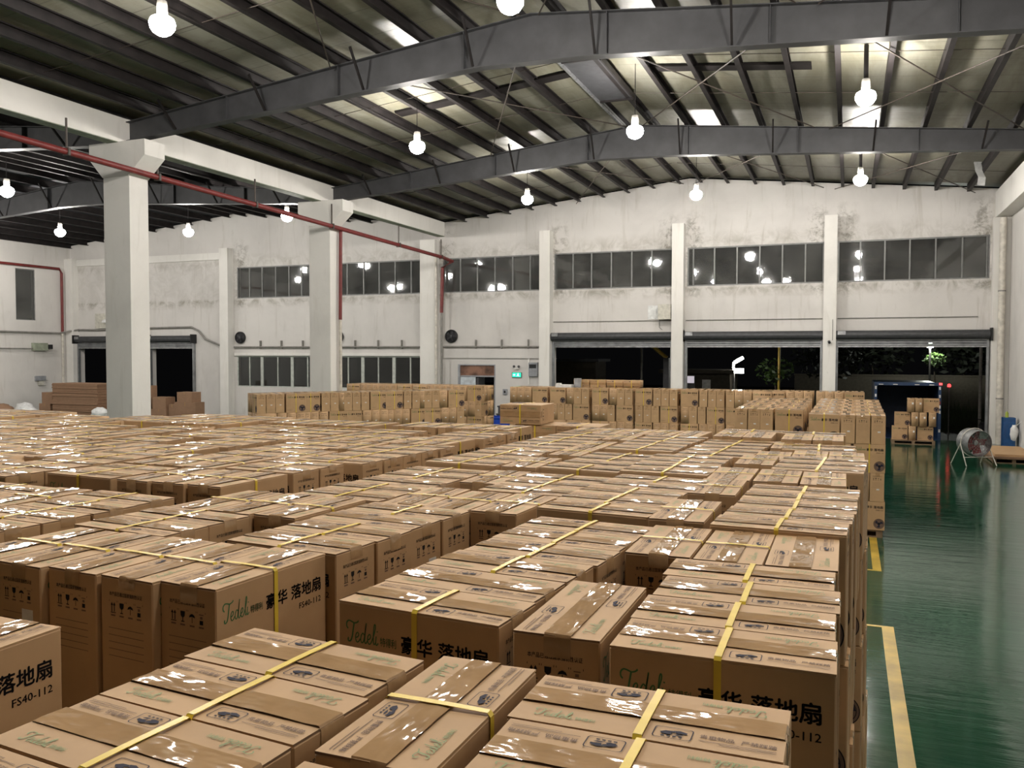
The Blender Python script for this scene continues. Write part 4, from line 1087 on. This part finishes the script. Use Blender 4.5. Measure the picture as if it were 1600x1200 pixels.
root = empty('security_camera', (-0.72, YB - 0.452, 3.66)); tag(root, 'small black security camera on the column between the roller doors', 'camera')
MB().box(-0.04, 0.04, -0.03, 0, -0.04, 0.04).build('base', M['dark'], root)
MB().tube([(0, -0.02, 0), (0.02, -0.18, -0.04)], 0.05, 10).build('camera_body', M['black'], root, True)
root = empty('wall_cabinet', (-7.25, YB - 0.004, 4.87)); tag(root, 'beige cabinet high on the wall at the first door\'s right end', 'cabinet')
MB().box(-0.02, 0.50, -0.35, 0, -0.28, 0.33).build('case', M['beige'], root)
MB().box(-0.50, -0.04, -0.03, 0, -0.26, 0.30).build('pale_panel', M['white_plastic'], root)
MB().tube([(-0.02, -0.05, -0.28), (-0.02, -0.05, -0.6), (0.1, -0.05, -0.7)], 0.015, 6).build('cable', M['conduit'], root, True)
root = empty('wall_cabinet', (-37.45, YB - 0.004, 4.9)); tag(root, 'beige box with a round white lamp above the farthest left roller doors', 'cabinet')
MB().box(-0.55, 0.45, -0.2, 0, -0.4, 0.4).build('case', M['beige'], root)
MB().lathe([(0.0, 0.0), (0.26, 0.0), (0.22, 0.12), (0.10, 0.18), (0.0, 0.2)], (0.45, -0.35, -0.1), 16).build('lamp_shade', M['white_plastic'], root, True)
MB().bar((0.45, -0.35, -0.1), (0.45, 0, -0.1), 0.05, 0.05).build('arm', M['dark'], root)
root = empty('motor_box', (XL + 0.004, 32.8, 3.5)); tag(root, 'dark green motor box on the left wall under the cables', 'motor')
MB().box(0, 0.25, -0.45, 0.35, -0.2, 0.2).build('case', M['beam_green'], root); MB().box(0.05, 0.3, 0.35, 0.6, -0.12, 0.12).build('motor', M['black'], root)
root = empty('wall_switch', (XL + 0.004, 32.8, 1.75)); tag(root, 'grey switch box low on the left wall', 'switch')
MB().box(0, 0.12, -0.3, 0.3, -0.05, 0.2).build('case', M['grey_box'], root); MB().box(0, 0.10, -0.12, 0.2, -0.3, -0.07).build('lower_case', M['beige'], root)

# ------------------------------------------------------------------ clutter by the far left doors
for k in range(5):
    z = 0.34 * k
    mb = MB()
    for j in range(8): mb.box(-36.35 + rng.uniform(-0.02, 0.02), -33.4 + rng.uniform(-0.02, 0.02), 30.5 + rng.uniform(-0.02, 0.02), 31.8, z + 0.0425 * j, z + 0.0425 * j + 0.040)
    tag(mb.build('cardboard_bundle', M['card_dark']), 'bundle of dark brown cardboard sheets near the left doors, %s from the floor' % ORD[k], 'cardboard')
def plain(x0, x1, y, d, z0, z1, label, mat='card_dark', group=None):
    mb = MB(); mb.box(x0, x1, y, y + d, z0, z1)
    o = mb.build('plain_box', M[mat]); tag(o, label, 'box', group)
    MB().box((x0 + x1) / 2 - 0.03, (x0 + x1) / 2 + 0.03, y - 0.001, y + d + 0.001, z0 + (z1 - z0) * 0.82, z1 + 0.0015).build('tape', M['tape'], o)
    return o
plain(-37.5, -36.75, 30.7, 0.6, 0, 0.66, 'lower plain brown box left of the dark cardboard bundles'); plain(-37.3, -36.6, 30.7, 0.6, 0.66, 1.22, 'upper plain brown box left of the dark cardboard bundles')
plain(-30.52, -30.2, 30.5, 0.5, 0, 1.66, 'tall narrow brown box beside the free standing column')
plain(-30.1, -29.2, 30.5, 0.6, 0, 0.58, 'lower brown box of the pair right of the free standing column'); plain(-30.0, -29.22, 30.5, 0.6, 0.58, 1.14, 'upper brown box of the pair right of the free standing column')
plain(-29.15, -28.75, 30.6, 0.5, 0, 0.82, 'small brown box between the two pairs before the roller door')
plain(-28.7, -27.5, 30.5, 0.6, 0, 0.94, 'wide brown box under a smaller one before the roller door'); plain(-28.55, -27.7, 30.5, 0.6, 0.94, 1.40, 'brown box on top of the wide one before the roller door')
for k, (x, y, r, z, mt_, lb) in enumerate(((-38.0, 30.3, (0.55, 0.4, 0.36), 0.36, 'white_plastic', 'white plastic bag left of the dark cardboard bundles'), (-36.75, 29.5, (0.5, 0.4, 0.30), 0.30, 'white_plastic', 'white plastic bag just before the plain brown boxes'),
        (-39.2, 29.8, (0.75, 0.6, 0.34), 0.34, 'card_dark', 'brown sack lying against the left wall'), (-33.0, 30.3, (0.42, 0.4, 0.30), 0.30, 'white_plastic', 'white plastic bag right of the dark cardboard bundles'), (-32.5, 31.2, (0.5, 0.4, 0.36), 0.36, 'card_dark', 'brown sack behind the white bag near the left doors'))):
    tag(lump('plastic_bag' if mt_ == 'white_plastic' else 'sack', (x, y, z), r, M[mt_], k + 5), lb, 'bag')
# blue bins and dark crates before the side door
def crate(x0, x1, y0, y1, z0, z1, mat, label):
    root = empty('plastic_crate', ((x0 + x1) / 2, (y0 + y1) / 2, z0)); tag(root, label, 'crate')
    w, d, h = (x1 - x0) / 2, (y1 - y0) / 2, z1 - z0
    mb = MB(); mb.box(-w, w, -d, d, 0, 0.03).box(-w, -w + 0.03, -d, d, 0.03, h).box(w - 0.03, w, -d, d, 0.03, h).box(-w + 0.03, w - 0.03, -d, -d + 0.03, 0.03, h).box(-w + 0.03, w - 0.03, d - 0.03, d, 0.03, h)
    mb.build('tub', M[mat], root)
    mb = MB(); mb.box(-w - 0.03, w + 0.03, -d - 0.03, -d, h - 0.06, h).box(-w - 0.03, w + 0.03, d, d + 0.03, h - 0.06, h).box(-w - 0.03, -w, -d, d, h - 0.06, h).box(w, w + 0.03, -d, d, h - 0.06, h)
    mb.build('rim', M[mat], root)
crate(-14.7, -14.1, 32.4, 33.0, 0, 0.78, 'blue', 'dark blue crate before the side door'); crate(-14.05, -12.9, 32.2, 33.0, 0, 0.58, 'blue_bright', 'bright blue crate between side door and the carton row')
crate(-14.0, -13.3, 33.6, 34.2, 0, 0.62, 'dark', 'lower dark crate behind the bright blue crate'); crate(-13.95, -13.35, 33.62, 34.18, 0.62, 0.95, 'dark', 'upper dark crate behind the bright blue crate')
ZT = PH + 4 * (CH + 0.002)
mb = MB(); mb.box(-8.62, -8.1, 25.5, 25.9, ZT, ZT + 0.08); mb.box(-8.60, -8.45, 25.49, 25.62, ZT + 0.08, ZT + 0.13); tag(mb.build('foam_block', M['white_plastic']), 'flat white foam block on top of the row before the doors', 'foam block')
o = MB().lathe([(0.0, 0), (0.11, 0), (0.12, 0.28), (0.0, 0.28)], (-7.96, 25.75, ZT), 16).build('grey_bucket', M['grey_box'], None, True); tag(o, 'grey bucket on top of the row before the doors', 'bucket')

# ------------------------------------------------------------------ outside in the dark
ZG = -0.9
struct(MB().box(-60, 40, YB + 0.35, 110, ZG - 0.2, ZG).build('ground_outside', M['asphalt']))
# cargo truck backed up to the third door
root = empty('cargo_truck', (2.08, 35.7, 0)); tag(root, 'dark blue cargo truck backed up to the third roller door, its box open', 'truck')
MB().box(-1.13, 1.13, 0, 5.2, -0.12, -0.02).build('bed', M['truck_blue'], root)
mb = MB(); mb.box(-1.13, -1.08, 0.06, 5.2, -0.02, 2.0).box(1.08, 1.13, 0.06, 5.2, -0.02, 2.0).box(-1.08, 1.08, 5.15, 5.2, -0.02, 2.0).box(-1.13, 1.13, 0.06, 5.2, 2.0, 2.05); mb.build('cargo_box', M['truck_blue'], root)
for sg in (-1, 1):
    fp = MB().box(sg * 1.11 - 0.05, sg * 1.11 + 0.05, -0.04, 0.06, -0.12, 2.0).build('frame_post', M['truck_blue'], root)
    mw = MB()
    for z in (0.25, 0.95, 1.15, 1.55, 1.85): mw.box(sg * 1.11 - 0.03, sg * 1.11 + 0.03, -0.045, -0.04, z, z + 0.11)
    mw.build('reflector_strips', M['paper'], fp)
    MB().box(sg * 1.11 - 0.03, sg * 1.11 + 0.03, -0.045, -0.04, 1.30, 1.42).build('red_reflector', M['red_pipe'], fp)
fp = MB().box(-1.16, 1.16, -0.04, 0.06, 2.0, 2.12).build('top_rail', M['truck_blue'], root)
mw = MB()
for x in (-1.0, -0.5, 0.25, 0.75): mw.box(x, x + 0.16, -0.045, -0.04, 2.02, 2.05)
mw.build('reflector_strips', M['paper'], fp)
MB().box(1.08, 1.18, -0.08, -0.04, 2.03, 2.11).build('marker_light', glow('lit red marker', (1.0, 0.05, 0.05), 3.5), root)
MB().box(-1.0, 1.0, 5.4, 7.2, -0.4, 1.5).build('cab', M['truck_blue'], root)
for x in (-0.95, 0.95):
    for y in (1.2, 6.2): MB().lathe([(0.0, -0.12), (0.38, -0.12), (0.40, 0), (0.38, 0.12), (0.0, 0.12)], n=20, mat=Matrix.Translation((x, y, ZG + 0.40)) @ Matrix.Rotation(R(90), 4, 'Y')).build('wheel', M['black'], root, True)
MB().box(-0.5, 0.5, 0.1, 7.0, -0.5, -0.12).build('chassis', M['black'], root)
root = empty('warning_light', (4.07, 41.5, ZG)); tag(root, 'small red warning light on a thin post beyond the truck', 'light')
MB().tube([(0, 0, 0), (0, 0, 2.66)], 0.025, 8).build('post', M['conduit'], root, True)
MB().lathe([(0.0, 2.66), (0.07, 2.66), (0.075, 2.74), (0.05, 2.79), (0.0, 2.8)], n=12).build('red_lens', glow('lit red warning lens', (1.0, 0.05, 0.05), 3.0), root, True)
# hut with a lit lamp at its corner, dull windows
root = empty('gate_hut', (-7.6, 48.0, ZG)); tag(root, 'low brown gate hut outside the second roller door', 'hut')
MB().box(-2.2, 1.5, 0, 3.5, 0, 3.0).build('walls', M['hut'], root); MB().box(-2.4, 1.75, -0.25, 3.7, 3.0, 3.2).build('flat_roof', M['hut'], root)
wf = MB().box(-0.92, -0.40, -0.03, 0, 1.7, 2.88).build('window', M['window_frame'], root)
MB().box(-0.88, -0.44, -0.04, -0.03, 2.45, 2.84).build('lit_pane', glow('lit window', (0.55, 0.5, 0.55), 0.8), wf)
MB().box(0.0, 0.46, -0.03, 0, 1.7, 2.65).build('white_notice', M['paper'], root)
root = empty('gate_lamp', (-5.65, 48.0, 2.0)); tag(root, 'bright white lit lamp box on a bracket at the gate hut corner', 'lamp')
wl = glow('lit white gate lamp', (1.0, 0.98, 0.9), 26.0)
MB().box(-0.28, 0.28, -0.1, 0.1, 0.12, 0.38).build('lamp_box', wl, root)
MB().box(-0.30, -0.22, -0.1, 0.1, 0.38, 0.72).build('lamp_stem', wl, root)
MB().bar((-0.2, 0, 0.72), (0.25, 0, 0.98), 0.2, 0.16).build('lamp_arm', wl, root)
MB().box(-0.28, -0.2, -0.06, 0.06, -2.9, 0.12).build('post', M['conduit'], root)
def pole(x, y, z, r, mat, label, nm='pole'):
    o = MB().tube([(x, y, ZG), (x, y, z)], r, 12).build(nm, mat, None, True); return tag(o, label, 'pole')
pole(-3.66, 50, 6.0, 0.07, M['yellow_line'], 'yellow pole outside the second roller door')
pole(5.84, 46, 6.0, 0.07, M['white_pipe'], 'white pole outside the third roller door')
pole(-9.2, 40, 6.0, 0.05, M['conduit'], 'dark thin pole outside the first roller door')
o = MB().tube([(-9.3, 38, 4.4), (-7.6, 38, 3.0)], 0.09, 8).build('barrier_arm', M['yellow_line'], None, True); tag(o, 'slanting yellow barrier arm outside the first roller door', 'barrier')
MB().bar((-7.6, 38, ZG), (-7.6, 38, 3.0), 0.25, 0.25).build('barrier_post', M['dark'], o)
o = MB().box(-15.5, -12.6, 44, 46, ZG, 2.75).build('dark_shed', M['hut']); tag(o, 'dark shed far outside the first roller door', 'shed'); MB().box(-15.7, -12.4, 43.8, 46.2, 2.75, 2.9).build('roof', M['dark'], o)
o = MB().box(-3.5, 9.0, 62, 62.25, ZG, 1.72).build('yard_wall', M['hut']); tag(o, 'dim yard wall far outside the third roller door', 'wall'); MB().box(-3.55, 9.05, 61.95, 62.3, 1.72, 1.82).build('coping', M['hut'], o)
root = empty('street_lamp', (4.6, 57.9, ZG)); tag(root, 'lit street lamp above a tree outside the third roller door', 'lamp')
MB().tube([(0, 0, 0), (0, 0, 4.9)], 0.06, 8).build('post', M['conduit'], root, True)
MB().lathe([(0.0, 4.45), (0.16, 4.5), (0.2, 4.62), (0.1, 4.75), (0.0, 4.78)], n=14).build('lit_head', glow('lit street lamp head', (0.95, 1.0, 0.9), 420.0), root, True)
def tree(x, y, h, cr, label, seed, n=420, leaf=0.16, mat='leaf_shade'):
    r = random.Random(seed)
    root = empty('tree', (x, y, ZG)); tag(root, label, 'tree', None)
    MB().tube([(0, 0, 0), (0.05, 0, h * 0.4), (0.0, 0.05, h * 0.8)], [0.13, 0.09, 0.03], 8).build('trunk', M['bark'], root, True)
    mb = MB()
    for i in range(n):
        d = Vector((r.gauss(0, 1), r.gauss(0, 1), r.gauss(0, 0.8))); d.normalize(); d *= r.random() ** 0.4
        p = Vector((d.x * cr, d.y * cr, h + d.z * cr * 0.75))
        u = Vector((r.gauss(0, 1), r.gauss(0, 1), r.gauss(0, 0.5))).normalized() * leaf; w = u.cross(Vector((r.gauss(0, 1), r.gauss(0, 1), r.gauss(0, 1)))).normalized() * leaf * 0.4
        mb.face([p - u, p + w, p + u, p - w])
    mb.build('crown', M[mat], root)
tree(4.9, 58.4, 3.75, 0.65, 'tree lit green by the street lamp outside the third door', 1, 200, 0.14, 'leaf')
tree(-3.9, 50.6, 3.1, 1.1, 'small tree behind the yellow pole outside the second door', 2, 260, 0.16, 'leaf')
tree(-1.2, 56.0, 4.0, 2.2, 'dark tree outside, behind the column between second and third doors', 3, 500, 0.25)
tree(1.5, 64.5, 4.4, 2.8, 'dark tree over the yard wall outside the third door', 4, 600, 0.3)
tree(7.2, 64.5, 4.2, 2.6, 'dark tree far outside at the third door\'s right side', 5, 600, 0.3)
mb = MB(); r5 = random.Random(5)
for i in range(900):
    x, y = r5.uniform(3.0, 9.0), r5.uniform(50, 53.5); h = r5.uniform(0.4, 1.6); a = r5.uniform(-0.3, 0.3)
    mb.face([(x - 0.06, y, ZG), (x + 0.06, y, ZG), (x + a, y + 0.1, ZG + h)])
tag(mb.build('weeds', M['bush']), 'rough green weeds along the yard outside the third roller door', 'weeds', None, 'stuff')
root = empty('motorbike', (5.85, 45.0, ZG)); tag(root, 'dark motorbike parked at the foot of the white pole', 'motorbike')
for y in (-0.55, 0.55):
    MB().lathe([(0.20, -0.05), (0.30, -0.05), (0.32, 0), (0.30, 0.05), (0.20, 0.05)], n=20, mat=Matrix.Translation((0, y, 0.32)) @ Matrix.Rotation(R(90), 4, 'Y')).build('wheel', M['black'], root, True)
MB().prism([(-0.5, 0.45), (0.4, 0.45), (0.45, 0.75), (0.1, 0.85), (-0.2, 0.8), (-0.6, 0.85)], 'x', -0.12, 0.12).build('body', M['dark'], root)
MB().prism([(-0.65, 0.85), (-0.1, 0.82), (-0.1, 0.92), (-0.65, 0.95)], 'x', -0.13, 0.13).build('seat', M['black'], root)
MB().tube([(-0.35, 0.35, 1.05), (0, 0.42, 1.0), (0.35, 0.35, 1.05)], 0.02, 6).build('handlebar', M['black'], root, True)

# ------------------------------------------------------------------ which cartons show largest: those become objects, the rest one mass
def box_corners(T):
    return [T @ Vector(c) for c in ((-CL / 2, -CW / 2, 0), (CL / 2, -CW / 2, 0), (CL / 2, CW / 2, 0), (-CL / 2, CW / 2, 0), (-CL / 2, -CW / 2, CH), (CL / 2, -CW / 2, CH), (CL / 2, CW / 2, CH), (-CL / 2, CW / 2, CH))]
vs, fs = [], []
for b in BOXES:
    n = len(vs); vs += box_corners(b['T'])
    for q in ((3, 2, 1, 0), (4, 5, 6, 7), (0, 1, 5, 4), (1, 2, 6, 5), (2, 3, 7, 6), (3, 0, 4, 7)): fs.append(tuple(n + i for i in q))
# columns and the right-hand wall hide some cartons
ncart = len(fs)
for x0, x1, y0, y1 in ((-17.37, -16.53, 16.15, 16.75), (-17.37, -16.53, 24.85, 25.45)):
    n = len(vs); vs += [Vector(c) for c in ((x0, y0, 0), (x1, y0, 0), (x1, y1, 0), (x0, y1, 0), (x0, y0, 8), (x1, y0, 8), (x1, y1, 8), (x0, y1, 8))]
    for q in ((0, 1, 5, 4), (1, 2, 6, 5), (2, 3, 7, 6), (3, 0, 4, 7)): fs.append(tuple(n + i for i in q))
bvh = BVHTree.FromPolygons(vs, fs)
hits = [0] * len(BOXES)
STEP = 3.2
nx, ny = int(1600 / STEP), int(1200 / STEP)
for j in range(int(ny * 0.48), ny):
    for i in range(nx):
        d = FW * FPX + RT * ((i + 0.5) * STEP - 800) + UP * (600 - (j + 0.5) * STEP)
        d.normalize()
        h = bvh.ray_cast(CAM_POS, d)
        if h[2] is not None and h[2] < ncart: hits[h[2] // 6] += 1
order = sorted(range(len(BOXES)), key=lambda i: -hits[i])
solo = [i for i in order[:300] if hits[i] > 0]
solo_set = set(solo)
seen_labels = {}
for rank, i in enumerate(solo):
    b = BOXES[i]
    lab = b['label']
    if len(lab.split()) <= 14: lab = 'brown ' + lab
    k = seen_labels.get(lab, 0); seen_labels[lab] = k + 1
    if k: lab = 'another ' + lab
    o = bpy.data.objects.new('fan_carton', Hold.bodies[i % 3]); COL.objects.link(o); o.matrix_world = b['T']
    tag(o, lab, 'carton', b['group'])
    for me, ok in ((Hold.tapes[i % 4], True), (Hold.strap, b['strap']), (Hold.sticker_big if b['sticker'] == 2 else Hold.sticker, b['sticker'])):
        if ok:
            c = bpy.data.objects.new(me.name, me); COL.objects.link(c); c.parent = o
# templates for the mass of the other cartons
def template(full):
    mb = MB(); mb.box(-CL / 2, CL / 2, -CW / 2, CW / 2, 0, CH, 0)
    if full: print_long(mb, False); print_top(mb, False); print_end(mb, False)
    for a, b_ in ((-CL / 2 - 0.001, CL / 2 + 0.001),): mb.face([(a, -0.035, CH + 0.0015), (b_, -0.035, CH + 0.0015), (b_, 0.035, CH + 0.0015), (a, 0.035, CH + 0.0015)], 7)
    def strap(mb):
        e = 0.0018
        for q in ([(-0.0085, -CW / 2, CH + 0.003), (0.0085, -CW / 2, CH + 0.003), (0.0085, CW / 2, CH + 0.003), (-0.0085, CW / 2, CH + 0.003)],
                  [(-0.0085, -CW / 2 - e, 0), (0.0085, -CW / 2 - e, 0), (0.0085, -CW / 2 - e, CH + 0.003), (-0.0085, -CW / 2 - e, CH + 0.003)],
                  [(-0.0085, CW / 2 + e, CH + 0.003), (0.0085, CW / 2 + e, CH + 0.003), (0.0085, CW / 2 + e, 0), (-0.0085, CW / 2 + e, 0)]): mb.face(q, 8)
    def stick(mb, big):
        x = CL / 2 + 0.001
        y0, y1, z0, z1 = (0.02, 0.075, 0.28, 0.35) if big else (-0.01, 0.035, 0.20, 0.225)
        mb.face([(x, y0, z0), (x, y1, z0), (x, y1, z1), (x, y0, z1)], 9)
    out = {}
    for st in (0, 1):
        for sk_ in (0, 1, 2):
            m2 = MB(); m2.v = list(mb.v); m2.f = list(mb.f); m2.mi = list(mb.mi)
            if st: strap(m2)
            if sk_: stick(m2, sk_ == 2)
            v = np.array(m2.v, float); ln = np.array([len(f) for f in m2.f], np.int32); ix = np.concatenate([np.array(f, np.int32) for f in m2.f])
            out[(st, sk_)] = (v, ln, ix, np.array(m2.mi, np.int32))
    return out
TPL = {True: template(True), False: template(False)}
V, LN, IX, MI, base = [], [], [], [], 0
for i, b in enumerate(BOXES):
    if i in solo_set: continue
    v, ln, ix, mi = TPL[hits[i] > 1][(1 if b['strap'] else 0, b['sticker'])]
    T = np.array(b['T'])
    V.append(v @ T[:3, :3].T + T[:3, 3]); LN.append(ln); IX.append(ix + base); MI.append(mi); base += len(v)
V = np.concatenate(V); LN = np.concatenate(LN); IX = np.concatenate(IX); MI = np.concatenate(MI)
me = bpy.data.meshes.new('packed_cartons')
me.vertices.add(len(V)); me.vertices.foreach_set('co', V.ravel().astype(np.float32))
me.loops.add(len(IX)); me.loops.foreach_set('vertex_index', IX)
me.polygons.add(len(LN)); me.polygons.foreach_set('loop_start', np.concatenate([[0], np.cumsum(LN)[:-1]]).astype(np.int32))
for x in CARTON_MATS + [M['tape'], M['strap'], M['paper']]: me.materials.append(x)
me.polygons.foreach_set('material_index', MI)
me.update(calc_edges=True)
o = bpy.data.objects.new('packed_cartons', me); COL.objects.link(o)
tag(o, 'mass of brown fan cartons packed below and behind the nearest ones', 'cartons', None, 'stuff')
print('CARTONS', len(BOXES), 'seen', sum(h > 0 for h in hits), 'solo', len(solo), 'least', hits[solo[-1]], 'verts', len(V))
